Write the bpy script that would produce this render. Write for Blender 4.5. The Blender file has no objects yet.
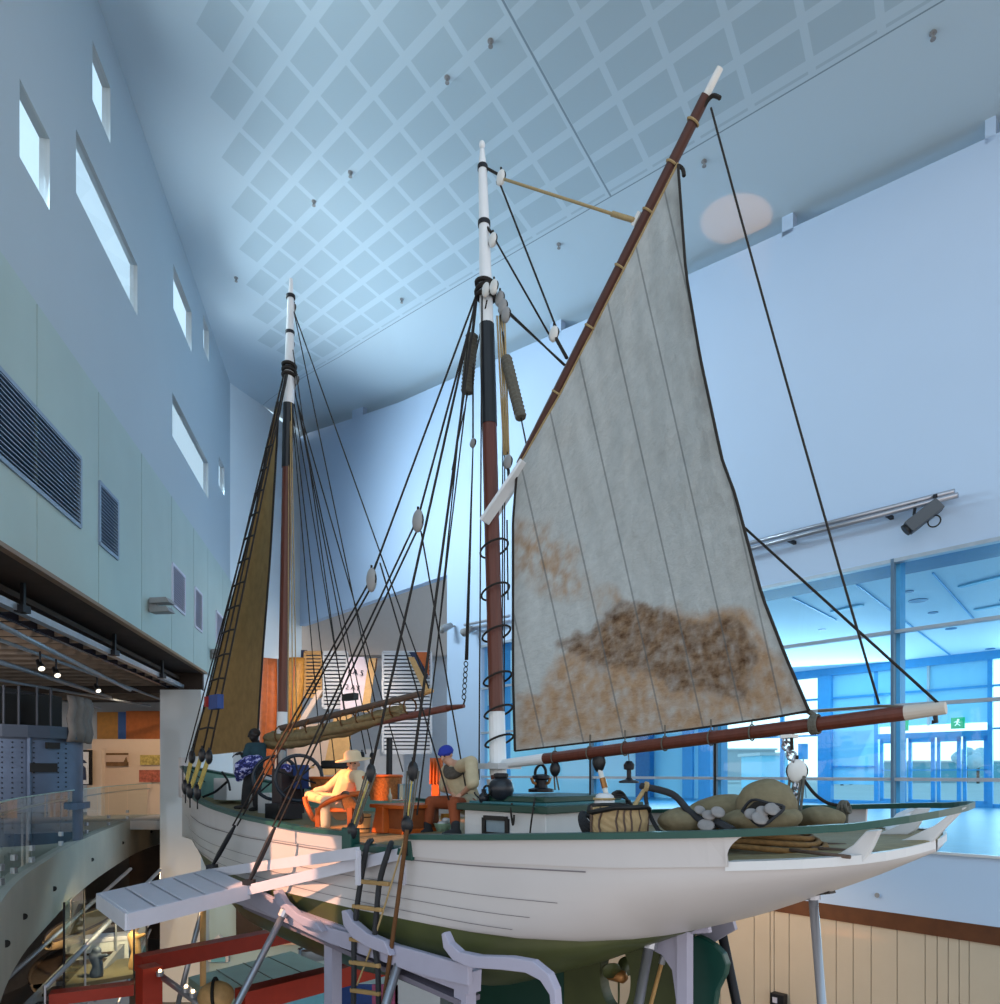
LIGHTS = '''
warm, orange, cool = (1, .66, .42), (1, .35, .11), (.75, .9, 1)
spot('hull_lamp', (-6.9, 6, 2.5), Q(299, 852, -2.0), 3000, (1, .50, .29), 15.5, .05)
spot('deck_lamp', (-6.9, 7.5, 2.5), Q(380, 803, -.3), 5200, orange, 15, .4)
spot('cladding_lamp', W(760, -2.2, 3.5), W(800, -5.5), 240, warm, 110, .8)
spot('cladding_lamp_far', W(560, -2.2, 3.0), W(600, -5.5), 250, warm, 110, .8)
spot('exhibit_lamp', P(130, 690, 23.5), P(125, 775, 27), 260, (1, .75, .5), 95, .8)
spot('sail_gallery_lamp', P(330, 640, 28.5), P(330, 740, 33), 800, (1, .85, .72), 110, .8)
spot('column_lamp', P(190, 930, 15), P(185, 960, 22), 800, (1, .6, .3), 70, .9)
spot('lower_lamp', P(120, 900, 14), P(110, 980, 16), 520, (1, .65, .35), 110, .9)
spot('gallery_lamp', (-10.5, 10.5, .6), (-12.5, 13.5, 2.8), 160, (1, .85, .75), 150, .9)
spot('tower_lamp', (-9.5, 10.5, 2.3), (-12, 16, -.3), 500, (.75, .85, 1), 70, .8)
spot('ceiling_spill', W(830, 5.6, 1.0), on_ceiling(738, 222), 620, (1, .42, .16), 12, .25)
for Y, en in ((11, 28), (17.5, 38), (22.5, 38)):
    area('ceiling_uplight', LW(Y, 7.5, .5), LW(Y, 15, 3.6), .3, 1.5, en, (.8, .93, 1)).data.spread = R(60)
for (a, b, c, d), en in zip(WH, (35, 8, 120, 40, 5, 430, 50)):
    p = LW((a + b) / 2, (c + d) / 2, -.03); area('window_daylight', p, p + LNRM + V((0, 0, -.12)), (b - a) * .96, (d - c) * .94, en, (.70, .89, 1)).data.spread = R(128)
area('hall_daylight', FP(850, 3.0, .6), W(850, -1, 0), 22, 5, 1900, (.8, .93, 1))
area('hall_uplight', FP(800, 2.2, 8), FP(800, 5.6, 8), 26, 12, 420, (.85, .95, 1))
'''
import bpy, bmesh, math, random
from mathutils import Vector as V, Matrix, noise
R = math.radians
random.seed(7)
sc = bpy.context.scene
COL = sc.collection
F, HZ, CX = 700.0, 773.0, 500.0           # focal length in pixels, horizon row, centre column

# ------------------------------------------------------------------ camera
cd = bpy.data.cameras.new('camera'); cam = bpy.data.objects.new('camera', cd); COL.objects.link(cam)
cam.location = (0, 0, 0); cam.rotation_euler = (R(90), 0, 0)
cd.sensor_fit = 'HORIZONTAL'; cd.sensor_width = 36; cd.lens = 36 * F / 1000
cd.shift_y = (HZ - 502) / 1000; cd.clip_start = .05; cd.clip_end = 600
sc.camera = cam
sc.view_settings.view_transform = 'Standard'; sc.view_settings.look = 'None'
sc.view_settings.gamma = 1; sc.view_settings.exposure = 0.36; sc.view_settings.use_curve_mapping = False

# ------------------------------------------------------------------ frames of reference
SD = V((-.72, .694, 0)); SN = V((.694, .72, 0)); ST = V((3.6, 5.4, 0))   # ship: forward, to starboard, stern tip
WD = V((-.666, .746, 0)); WN = V((-.746, -.666, 0))                       # long wall: along, inward normal
def P(px, py, Y): return V(((px - CX) / F * Y, Y, (HZ - py) / F * Y))
def PZ(px, py, z):
    return P(px, py, z * F / (HZ - py))
def S(s, q, z): p = ST + SD * s + SN * q; return V((p.x, p.y, z + .022 * q))
def Q(px, py, q=0.0):
    k = (px - CX) / F
    bx, by = ST.x + q * SN.x, ST.y + q * SN.y
    s = (k * by - bx) / (SD.x - k * SD.y)
    return P(px, py, by + s * SD.y)
def wallY(px): return 13.1 * 1125 / (px + 125)
def W(px, z, off=0.0):
    Y = wallY(px); p = V(((px - CX) / F * Y, Y, z)); return p + WN * off
def Wp(px, py, off=0.0):
    Y = wallY(px); return P(px, py, Y) + WN * off
def leftY(px, L=5.2): return F * L / (365 - px)
def LW(Y, z, off=0.0): return V((-5.2 - .193 * Y + off * .982, Y + off * .19, z))

# ------------------------------------------------------------------ materials
def lin(h):
    if isinstance(h, str):
        h = h.lstrip('#'); h = [int(h[i:i + 2], 16) / 255 for i in (0, 2, 4)]
    return tuple(c / 12.92 if c <= .04045 else ((c + .055) / 1.055) ** 2.4 for c in h)
MATS = {}
def M(name, col=None, rough=.6, metal=0, var=.1, scale=6, stretch=(1, 1, 1), bump=0, spec=.4, emit=0, uv=None):
    if name in MATS: return MATS[name]
    m = bpy.data.materials.new(name); m.use_nodes = True; nt = m.node_tree; b = nt.nodes['Principled BSDF']
    c = lin(col)
    b.inputs['Roughness'].default_value = rough; b.inputs['Metallic'].default_value = metal
    b.inputs['Specular IOR Level'].default_value = spec
    tc = nt.nodes.new('ShaderNodeTexCoord'); mp = nt.nodes.new('ShaderNodeMapping'); nz = nt.nodes.new('ShaderNodeTexNoise')
    mp.inputs['Scale'].default_value = stretch
    nz.inputs['Scale'].default_value = scale; nz.inputs['Detail'].default_value = 4
    nt.links.new(tc.outputs['Object'], mp.inputs['Vector']); nt.links.new(mp.outputs[0], nz.inputs['Vector'])
    mx = nt.nodes.new('ShaderNodeMix'); mx.data_type = 'RGBA'
    lo = [max(0, v * (1 - var * 1.6)) for v in c]; hi = [min(1, v * (1 + var * 1.6)) for v in c]
    mx.inputs['A'].default_value = (*lo, 1); mx.inputs['B'].default_value = (*hi, 1)
    nt.links.new(nz.outputs['Fac'], mx.inputs['Factor']); nt.links.new(mx.outputs['Result'], b.inputs['Base Color'])
    if bump:
        bp = nt.nodes.new('ShaderNodeBump'); bp.inputs['Strength'].default_value = bump; bp.inputs['Distance'].default_value = .02
        nt.links.new(nz.outputs['Fac'], bp.inputs['Height']); nt.links.new(bp.outputs[0], b.inputs['Normal'])
    if emit:
        b.inputs['Emission Color'].default_value = (*c, 1); b.inputs['Emission Strength'].default_value = emit
    MATS[name] = m; return m
def glass(name, tint, refl=.06, rough=.02):
    m = bpy.data.materials.new(name); m.use_nodes = True; nt = m.node_tree
    for n in list(nt.nodes): nt.nodes.remove(n)
    o = nt.nodes.new('ShaderNodeOutputMaterial'); mx = nt.nodes.new('ShaderNodeMixShader')
    t = nt.nodes.new('ShaderNodeBsdfTransparent'); g = nt.nodes.new('ShaderNodeBsdfGlossy')
    t.inputs[0].default_value = (*tint, 1); g.inputs['Roughness'].default_value = rough
    lw = nt.nodes.new('ShaderNodeLayerWeight'); lw.inputs[0].default_value = .25
    mu = nt.nodes.new('ShaderNodeMath'); mu.operation = 'MULTIPLY_ADD'; mu.inputs[1].default_value = .35; mu.inputs[2].default_value = refl
    nt.links.new(lw.outputs['Fresnel'], mu.inputs[0]); nt.links.new(mu.outputs[0], mx.inputs[0])
    nt.links.new(t.outputs[0], mx.inputs[1]); nt.links.new(g.outputs[0], mx.inputs[2]); nt.links.new(mx.outputs[0], o.inputs[0])
    MATS[name] = m; return m

M('white_paint', '#c9cacd', .35, var=.03, scale=3); M('hull_white', '#bab6b7', .32, var=.04, scale=1.6)
M('hull_green', '#444a2a', .38, var=.3, scale=2.2); M('rail_green', '#17463f', .4, var=.12)
M('deck_wood', '#8c7d5c', .7, var=.22, scale=9); M('dark_green', '#143a30', .4, var=.1)
M('mast_brown', '#5a2c20', .4, var=.2, scale=8, stretch=(3, 3, .3)); M('mast_white', '#dcdfe3', .35, var=.03); M('mast_black', '#16181f', .4)
M('spar_brown', '#46241c', .45, var=.2, scale=8); M('old_wood', '#5b4a40', .7, var=.25, scale=7)
M('rope_dark', '#241f1c', .85, var=.2, scale=40); M('rope_tan', '#a08a63', .85, var=.2, scale=40); M('rope_brown', '#5a3a1e', .85, var=.25, scale=30)
M('rope_grey', '#5b5850', .9, var=.25, scale=40); M('rope_yellow', '#b3a25c', .85, var=.2, scale=40)
M('block_black', '#15171d', .4); M('block_white', '#d6d6d4', .45); M('block_grey', '#8f8f90', .5); M('iron', '#2c2c30', .5, metal=.6)
M('canvas_furled', '#7d6e4f', .9, var=.3, scale=10, bump=.6); M('canvas_brown', '#8a7046', .9, var=.22, scale=5, bump=.2)
M('lilac', '#a09eb2', .45, var=.04); M('lilac_white', '#bdbcc8', .4, var=.04); M('steel', '#a9abb3', .3, metal=.7, var=.05)
M('red_steel', '#9c2a16', .5, var=.12); M('concrete', '#a9a99f', .8, var=.1, scale=1.2, bump=.1)
M('wall_white', '#b8cde6', .75, var=.015, scale=.6); M('wall_left_white', '#aebcc4', .75, var=.02, scale=.5)
M('wall_band', '#a9bcb9', .75, var=.06, scale=.7); M('bronze', '#7b6247', .4, var=.1)
M('louver_dark', '#8195aa', .45, var=.05); M('louver_white', '#c5c7d6', .45, var=.03)
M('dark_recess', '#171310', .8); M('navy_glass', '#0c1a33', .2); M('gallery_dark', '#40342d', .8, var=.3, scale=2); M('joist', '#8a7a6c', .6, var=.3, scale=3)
M('pipe', '#8c98a4', .4, metal=.4); M('aluminium', '#a9b4bf', .35, metal=.5); M('black', '#0e0e10', .5)
M('trim_brown', '#5c341a', .5, var=.25, scale=4); M('cladding', '#bfb09a', .65, var=.05, scale=1.5)
M('bulkhead', '#b9aca2', .8, var=.03); M('column_white', '#cdd1d3', .7, var=.03, scale=1)
M('blue_frame', '#4fa6dc', .4, var=.06); M('blue_dark', '#2470a6', .4); M('blue_panel', '#a6e2f8', .5, var=.04, scale=1); M('hall_wall', '#b8e8f8', .6, var=.04, scale=.6)
M('hall_ceiling', '#e2f1fa', .6, var=.02); M('hall_floor', '#3d7ea3', .35, var=.15, scale=3); M('ground', '#c9c6c0', .9, var=.05, scale=.3)
M('orange_wood', '#b4561c', .5, var=.25, scale=5); M('ochre_wood', '#b57a2a', .5, var=.25, scale=5); M('tan_wood', '#c79a62', .55, var=.15); M('plank_brown', '#7a4220', .6, var=.25, scale=8)
M('wicker', '#8a5528', .8, var=.4, scale=35, bump=.6); M('navy', '#2a3450', .7); M('grey_light', '#b9bcc0', .7, var=.04); M('pink_beige', '#d8bca8', .75, var=.05)
M('skin', '#b98f78', .55); M('skin_dark', '#1d1a1c', .5); M('suit_white', '#cbb494', .8, var=.05); M('blue_cloth', '#27379a', .85); M('cream_cloth', '#b5a78a', .9, var=.12, scale=14)
M('rust_cloth', '#8a4526', .85, var=.15); M('charcoal_cloth', '#2a2b2f', .9, var=.2); M('scarf', '#4b4640', .95, var=.35, scale=30, bump=.5); M('hair', '#2a211c', .9)
M('violet_cloth', '#4a4aa0', .85, var=.8, scale=18); M('sack', '#726851', .95, var=.18, scale=18, bump=.4); M('shell', '#827d7c', .5, var=.35, scale=10)
M('basket_tan', '#ab926c', .85, var=.2, scale=20, bump=.3); M('black_pot', '#22262e', .35, var=.2); M('blue_drum', '#3f6f8e', .5); M('pale_green', '#8fae98', .6)
M('roof_green', '#8ba090', .5, var=.1, scale=2); M('sub_steel', '#4a5568', .5, metal=.3, var=.25, scale=2); M('canvas_grey', '#6a625c', .9, var=.15); M('bottle', '#b9b49a', .2)
M('exhibit_wall', '#e2c8b0', .8, var=.02); M('print_brown', '#7a5a3a', .8, var=.5, scale=6); M('print_ochre', '#c8a05a', .8, var=.7, scale=10); M('print_red', '#b0604c', .8, var=.7, scale=10); M('print_white', '#e3e3e6', .8)
M('exit_green', '#119a6a', .5, emit=.6); M('white_letter', '#f2f2f2', .5, emit=.5); M('ink', '#26222a', .8)
M('turquoise', '#6aa6b4', .6); M('statue', '#b08a5a', .6, var=.4); M('blue_marker', '#25407a', .6); M('red_marker', '#8a1f1c', .6); M('copper', '#9a6a3c', .4, metal=.5)
glass('glass_blue', (.56, .89, 1.0), .03); glass('glass_clear', (.97, .99, 1.0), .03); glass('glass_green', (.80, .90, .88), .05); glass('glass_facade', (.8, .93, 1.0), .03)

m_ = M('violet_cloth'); nt_ = m_.node_tree; rp_ = nt_.nodes.new('ShaderNodeValToRGB'); rp_.color_ramp.interpolation = 'CONSTANT'
rp_.color_ramp.elements[0].color = (*lin('#23275c'), 1); rp_.color_ramp.elements[1].position = .56; rp_.color_ramp.elements[1].color = (*lin('#b3b4da'), 1); x_ = rp_.color_ramp.elements.new(.48); x_.color = (*lin('#4c4f9c'), 1)
nt_.links.new([n for n in nt_.nodes if n.bl_idname == 'ShaderNodeTexNoise'][0].outputs['Fac'], rp_.inputs[0]); nt_.links.new(rp_.outputs[0], nt_.nodes['Principled BSDF'].inputs['Base Color'])
# ------------------------------------------------------------------ mesh builder
class MB:
    def __init__(s): s.v = []; s.f = []; s.uv = None
    def add(s, vs, fs):
        n = len(s.v); s.v += [V(a) for a in vs]; s.f += [tuple(i + n for i in f) for f in fs]; return s
    def hexa(s, b, t):
        return s.add(list(b) + list(t), [(3, 2, 1, 0), (4, 5, 6, 7), (0, 1, 5, 4), (1, 2, 6, 5), (2, 3, 7, 6), (3, 0, 4, 7)])
    def box(s, c, ax, ay, az):                      # half-extent vectors
        c, ax, ay, az = V(c), V(ax), V(ay), V(az)
        b = [c - ax - ay - az, c + ax - ay - az, c + ax + ay - az, c - ax + ay - az]
        return s.hexa(b, [p + 2 * az for p in b])
    def bx(s, c, sx, sy, sz, rot=0):
        m = Matrix.Rotation(rot, 3, 'Z'); return s.box(c, m @ V((sx / 2, 0, 0)), m @ V((0, sy / 2, 0)), V((0, 0, sz / 2)))
    def bar(s, a, b, w, h, up=(0, 0, 1)):
        a, b = V(a), V(b); d = (b - a).normalized(); x = d.cross(V(up))
        if x.length < 1e-4: x = d.cross(V((0, 1, 0)))
        x.normalize(); y = x.cross(d).normalized()
        return s.box((a + b) / 2, x * w / 2, (b - a) / 2, y * h / 2)
    def tube(s, pts, r, n=6, caps=True, closed=False):
        pts = [V(p) for p in pts]; k = len(pts); rs = r if hasattr(r, '__len__') else [r] * k
        base = len(s.v); prev = None
        for i, p in enumerate(pts):
            if closed: d = pts[(i + 1) % k] - pts[i - 1]
            else: d = pts[min(i + 1, k - 1)] - pts[max(i - 1, 0)]
            d = d.normalized() if d.length > 1e-9 else V((0, 0, 1))
            if prev is None:
                a = V((0, 0, 1)) if abs(d.z) < .9 else V((1, 0, 0)); x = d.cross(a).normalized()
            else:
                x = prev - d * prev.dot(d); x = x.normalized() if x.length > 1e-6 else d.orthogonal().normalized()
            prev = x; y = d.cross(x)
            for j in range(n):
                t = 2 * math.pi * j / n; s.v.append(p + (x * math.cos(t) + y * math.sin(t)) * rs[i])
        for i in range(k if closed else k - 1):
            i2 = (i + 1) % k
            for j in range(n):
                j2 = (j + 1) % n
                s.f.append((base + i * n + j, base + i * n + j2, base + i2 * n + j2, base + i2 * n + j))
        if caps and not closed:
            s.f.append(tuple(base + j for j in reversed(range(n)))); s.f.append(tuple(base + (k - 1) * n + j for j in range(n)))
        return s
    def prism(s, poly, off):
        poly = [V(p) for p in poly]; off = V(off); n = len(poly)
        return s.add(poly + [p + off for p in poly], [tuple(reversed(range(n))), tuple(range(n, 2 * n))] + [(i, (i + 1) % n, (i + 1) % n + n, i + n) for i in range(n)])
    def lathe(s, prof, c, axis=(0, 0, 1), n=20, cap=True):
        c = V(c); ax = V(axis).normalized(); x = ax.orthogonal().normalized(); y = ax.cross(x); base = len(s.v)
        for r, h in prof:
            for j in range(n):
                t = 2 * math.pi * j / n; s.v.append(c + ax * h + (x * math.cos(t) + y * math.sin(t)) * max(r, 1e-4))
        for i in range(len(prof) - 1):
            for j in range(n):
                j2 = (j + 1) % n; s.f.append((base + i * n + j, base + i * n + j2, base + (i + 1) * n + j2, base + (i + 1) * n + j))
        if cap:
            s.f.append(tuple(base + j for j in reversed(range(n)))); s.f.append(tuple(base + (len(prof) - 1) * n + j for j in range(n)))
        return s
    def ball(s, c, rx, ry=None, rz=None, ax=None, n=14, m=9):
        ry = rx if ry is None else ry; rz = rx if rz is None else rz; c = V(c)
        X, Y, Z = ax if ax else (V((1, 0, 0)), V((0, 1, 0)), V((0, 0, 1))); base = len(s.v)
        for i in range(m + 1):
            a = -math.pi / 2 + math.pi * i / m; ca = max(math.cos(a), .001)
            for j in range(n):
                t = 2 * math.pi * j / n; s.v.append(c + X * rx * ca * math.cos(t) + Y * ry * ca * math.sin(t) + Z * rz * math.sin(a))
        for i in range(m):
            for j in range(n):
                j2 = (j + 1) % n; s.f.append((base + i * n + j, base + i * n + j2, base + (i + 1) * n + j2, base + (i + 1) * n + j))
        s.f.append(tuple(base + j for j in reversed(range(n)))); s.f.append(tuple(base + m * n + j for j in range(n)))
        return s
    def grid(s, rows):
        base = len(s.v); n = len(rows[0])
        for r in rows: s.v += [V(p) for p in r]
        for i in range(len(rows) - 1):
            for j in range(n - 1):
                a = base + i * n + j; s.f.append((a, a + 1, a + n + 1, a + n))
        return s
    def ring(s, c, axis, r, rr, n=20, m=6, arc=None):
        ax = V(axis).normalized(); x = ax.orthogonal().normalized(); y = ax.cross(x)
        return s.tube([V(c) + (x * math.cos(2 * math.pi * i / n) + y * math.sin(2 * math.pi * i / n)) * r for i in range(n)], rr, m, closed=True)

WL = {}          # accumulated world location of every object
def label(o, lb=None, cat=None, group=None, kind=None):
    if lb: o['label'] = lb
    if cat: o['category'] = cat
    if group: o['group'] = group
    if kind: o['kind'] = kind
    return o
def thing(name, lb, cat, loc, group=None):
    o = bpy.data.objects.new(name, None); COL.objects.link(o); o.location = loc; o.empty_display_size = .1
    WL[o.name] = V(loc); return label(o, lb, cat, group)
def B(mb, name, mat, parent=None, lb=None, cat=None, group=None, kind=None, smooth=False, bevel=0, solid=0, loc=None, subd=0):
    me = bpy.data.meshes.new(name)
    if parent is not None: base = WL[parent.name]
    elif loc is not None: base = V(loc)
    else:
        xs = [v.x for v in mb.v]; ys = [v.y for v in mb.v]; zs = [v.z for v in mb.v]
        base = V(((min(xs) + max(xs)) / 2, (min(ys) + max(ys)) / 2, min(zs)))
    me.from_pydata([tuple(v - base) for v in mb.v], [], mb.f); me.validate()
    if mb.uv: 
        for nm, data in mb.uv.items():
            l = me.uv_layers.new(name=nm)
            for lp in me.loops: l.data[lp.index].uv = data[lp.vertex_index]
    bm = bmesh.new(); bm.from_mesh(me)
    if not mb.uv: bmesh.ops.recalc_face_normals(bm, faces=bm.faces)
    bm.to_mesh(me); bm.free()
    if smooth:
        for p in me.polygons: p.use_smooth = True
    o = bpy.data.objects.new(name, me); COL.objects.link(o)
    me.materials.append(MATS[mat] if isinstance(mat, str) else mat)
    if parent is not None: o.parent = parent; WL[o.name] = WL[parent.name]
    else: o.location = base; WL[o.name] = base
    if bevel:
        bv = o.modifiers.new('bevel', 'BEVEL'); bv.width = bevel; bv.segments = 2; bv.limit_method = 'ANGLE'
    if solid:
        sd = o.modifiers.new('solid', 'SOLIDIFY'); sd.thickness = solid; sd.offset = 0
    if subd:
        sb = o.modifiers.new('sub', 'SUBSURF'); sb.levels = subd; sb.render_levels = subd
    return label(o, lb, cat, group, kind)
def ST_(mb, name, mat, **k): return B(mb, name, mat, kind='structure', **k)
def sag(a, b, d=0.0, n=8):
    a, b = V(a), V(b)
    return [a.lerp(b, i / n) - V((0, 0, 4 * d * (i / n) * (1 - i / n))) for i in range(n + 1)]
def smoothpath(pts, n=6):
    pts = [V(p) for p in pts]; out = []
    for i in range(len(pts) - 1):
        p0 = pts[max(i - 1, 0)]; p1 = pts[i]; p2 = pts[i + 1]; p3 = pts[min(i + 2, len(pts) - 1)]
        for k in range(n):
            t = k / n
            out.append(.5 * ((2 * p1) + (p2 - p0) * t + (2 * p0 - 5 * p1 + 4 * p2 - p3) * t * t + (3 * p1 - p0 - 3 * p2 + p3) * t ** 3))
    out.append(pts[-1]); return out
def interp(tab, x):
    if x <= tab[0][0]: return tab[0][1]
    for (a, ya), (b, yb) in zip(tab, tab[1:]):
        if x <= b: return ya + (yb - ya) * (x - a) / (b - a)
    return tab[-1][1]
def wall_with_holes(org, d, nrm, length, z0, z1, holes, th):
    """slab from org along d, z0..z1, thickness th against nrm, rectangular holes (a0,a1,z0,z1) with reveals"""
    us = sorted({0, length, *[h[0] for h in holes], *[h[1] for h in holes]}); zs = sorted({z0, z1, *[h[2] for h in holes], *[h[3] for h in holes]})
    mb = MB(); d = V(d); nrm = V(nrm)
    def pt(u, z, k): p = V(org) + d * u - nrm * (th * k); return V((p.x, p.y, z))
    def solid(i, j):
        if i < 0 or j < 0 or i >= len(us) - 1 or j >= len(zs) - 1: return False
        cu, cz = (us[i] + us[i + 1]) / 2, (zs[j] + zs[j + 1]) / 2
        return not any(h[0] < cu < h[1] and h[2] < cz < h[3] for h in holes)
    for i in range(len(us) - 1):
        for j in range(len(zs) - 1):
            if not solid(i, j): continue
            a, b, c, e = us[i], us[i + 1], zs[j], zs[j + 1]
            for k in (0, 1): mb.add([pt(a, c, k), pt(b, c, k), pt(b, e, k), pt(a, e, k)], [(0, 1, 2, 3)])
            for (di, dj, e1, e2) in ((-1, 0, (a, c), (a, e)), (1, 0, (b, c), (b, e)), (0, -1, (a, c), (b, c)), (0, 1, (a, e), (b, e))):
                if not solid(i + di, j + dj): mb.add([pt(*e1, 0), pt(*e2, 0), pt(*e2, 1), pt(*e1, 1)], [(0, 1, 2, 3)])
    return mb
# ================================================================== THE SETTING
FLOOR, LOWER = -1.6, -7.2
# --- world: bright overcast sky
w = bpy.data.worlds.new('sky'); sc.world = w; w.use_nodes = True; nt = w.node_tree
bg = nt.nodes['Background']; tc = nt.nodes.new('ShaderNodeTexCoord'); sx = nt.nodes.new('ShaderNodeSeparateXYZ'); cr = nt.nodes.new('ShaderNodeValToRGB')
mr = nt.nodes.new('ShaderNodeMapRange'); mr.inputs['From Min'].default_value = -1; mr.inputs['From Max'].default_value = 1
nt.links.new(tc.outputs['Generated'], sx.inputs[0]); nt.links.new(sx.outputs['Z'], mr.inputs[0]); nt.links.new(mr.outputs[0], cr.inputs[0]); nt.links.new(cr.outputs[0], bg.inputs[0])
e = cr.color_ramp.elements; e[0].position = 0; e[0].color = (.55, .51, .47, 1); e[1].position = 1; e[1].color = (.47, .72, .95, 1)
for p, c in ((.485, (.62, .60, .58)), (.50, (1.9, 1.78, 1.72)), (.56, (1.9, 1.8, 1.78)), (.66, (.60, .82, .98))):
    x = e.new(p); x.color = (*c, 1)
bg.inputs[1].default_value = 1.0

# --- left wall (upper, with its openings)
WH = [(10.54, 11.55, 9.28, 10.46), (13.36, 14.30, 12.85, 13.99), (12.6, 16.0, 10.45, 11.6), (19.0, 21.0, 12.62, 13.83), (22.5, 23.35, 13.7, 14.75), (18.9, 23.25, 9.1, 10.29), (24.9, 25.9, 10.25, 11.3)]
LDIR = V((-.193, 1, 0)); LNRM = V((.982, .19, 0)); Y0 = 3.0; Y1 = 27.0
ST_(wall_with_holes(LW(Y0, 0), LDIR, LNRM, Y1 - Y0, 7.43, 15.05, [(a - Y0, b - Y0, c, d) for a, b, c, d in WH], .16), 'wall_left', 'wall_left_white')
for i, (a, b, c, d) in enumerate(WH):
    m = MB(); m.add([LW(a, c, -.04), LW(b, c, -.04), LW(b, d, -.04), LW(a, d, -.04)], [(0, 1, 2, 3)])
    ST_(m, f'window_{i + 1}', 'glass_clear')
# --- concrete band: panels with open joints
pj = [3.0, 5.9, 8.4, 10.96, 13.5, 16.1, 18.6, 21.0, 22.9, 25.3, 27.0]
BH = [(8.2, 12.6, 4.43, 5.67), (13.5, 14.5, 4.44, 5.62), (18.62, 19.9, 4.5, 5.58), (21.1, 22.0, 4.43, 5.6), (24.1, 25.4, 4.5, 5.59)]
m = MB()
for a, b in zip(pj, pj[1:]):
    hs = [(max(h[0], a + .015) - a - .015, min(h[1], b - .015) - a - .015, h[2], h[3]) for h in BH if h[0] < b - .1 and h[1] > a + .1]
    t = wall_with_holes(LW(a + .015, 0, .06), LDIR, LNRM, b - a - .03, 3.27, 7.36, hs, .35); m.add(t.v, t.f)
ST_(m, 'wall_left_band', 'wall_band')
m = MB(); m.hexa([LW(3, 3.3, -.3), LW(27, 3.3, -.3), LW(27, 3.3, -.5), LW(3, 3.3, -.5)], [LW(3, 7.44, -.3), LW(27, 7.44, -.3), LW(27, 7.44, -.5), LW(3, 7.44, -.5)]); ST_(m, 'wall_left_backing', 'dark_recess')
for i, (a, b, c, d) in enumerate(BH):
    t = thing('wall_louver', ['long dark slatted vent grille at the near end of the pale concrete band', 'narrow dark slatted vent grille beside the long one on the concrete band', 'white slatted vent grille nearest the dark grilles on the concrete band', 'second white slatted vent grille along the concrete band', 'third white vent grille, deepest in the hall, on the concrete band'][i], 'vent', LW((a + b) / 2, c), 'vent grilles on the left wall')
    mt = 'louver_dark' if i < 2 else 'louver_white'
    m = MB()
    for k in range(17):
        z = c + (d - c) * (k + .5) / 17
        m.hexa([LW(a + .03, z - .028, .09), LW(b - .03, z - .028, .09), LW(b - .03, z + .03, -.06), LW(a + .03, z + .03, -.06)], [LW(a + .03, z - .014, .09), LW(b - .03, z - .014, .09), LW(b - .03, z + .044, -.06), LW(a + .03, z + .044, -.06)])
    B(m, 'slats', mt, t)
    m = MB()
    for (p, q) in (((a, c), (b, c)), ((b, c), (b, d)), ((b, d), (a, d)), ((a, d), (a, c))): m.bar(LW(p[0], p[1], .07), LW(q[0], q[1], .07), .07, .05, LNRM)
    B(m, 'frame', mt, t)
# bronze edge, soffit, clerestory recess, white beam
m = MB(); m.hexa([LW(3, 3.2, .08), LW(22.7, 3.2, .08), LW(22.7, 3.2, -.05), LW(3, 3.2, -.05)], [LW(3, 3.27, .08), LW(22.7, 3.27, .08), LW(22.7, 3.27, -.05), LW(3, 3.27, -.05)]); ST_(m, 'trim_1', 'bronze')
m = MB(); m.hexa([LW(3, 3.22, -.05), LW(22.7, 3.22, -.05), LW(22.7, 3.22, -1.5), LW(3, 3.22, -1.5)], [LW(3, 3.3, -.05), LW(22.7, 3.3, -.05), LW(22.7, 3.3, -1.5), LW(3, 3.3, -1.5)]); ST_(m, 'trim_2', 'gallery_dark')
m = MB(); m.hexa([LW(3, 2.7, -1.0), LW(22.5, 2.7, -1.0), LW(22.5, 2.7, -1.1), LW(3, 2.7, -1.1)], [LW(3, 3.22, -1.0), LW(22.5, 3.22, -1.0), LW(22.5, 3.22, -1.1), LW(3, 3.22, -1.1)]); ST_(m, 'window_8', 'navy_glass')
m = MB(); m.hexa([LW(3, 2.72, -.6), LW(22.6, 2.72, -.6), LW(22.6, 2.72, -.75), LW(3, 2.72, -.75)], [LW(3, 2.84, -.6), LW(22.6, 2.84, -.6), LW(22.6, 2.84, -.75), LW(3, 2.84, -.75)]); ST_(m, 'trim_3', 'aluminium')
for k, Y in enumerate((11.9, 16.2, 20.0)):
    m = MB(); m.bar(LW(Y, 2.7, -.55), LW(Y, 3.2, -.55), .06, .06); m.bx(LW(Y, 2.76, -.56), .16, .2, .12); ST_(m, f'trim_{4 + k}', 'iron')
for k, (Y, w2) in enumerate(((14.3, .55), (18.0, .45), (20.8, .4))):
    m = MB()
    for (p, q) in (((Y, 2.92), (Y + w2, 2.92)), ((Y + w2, 2.92), (Y + w2, 3.14)), ((Y + w2, 3.14), (Y, 3.14)), ((Y, 3.14), (Y, 2.92))): m.bar(LW(p[0], p[1], -.97), LW(q[0], q[1], -.97), .02, .03, LNRM)
    ST_(m, f'window_{9 + k}', 'pipe')
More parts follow.
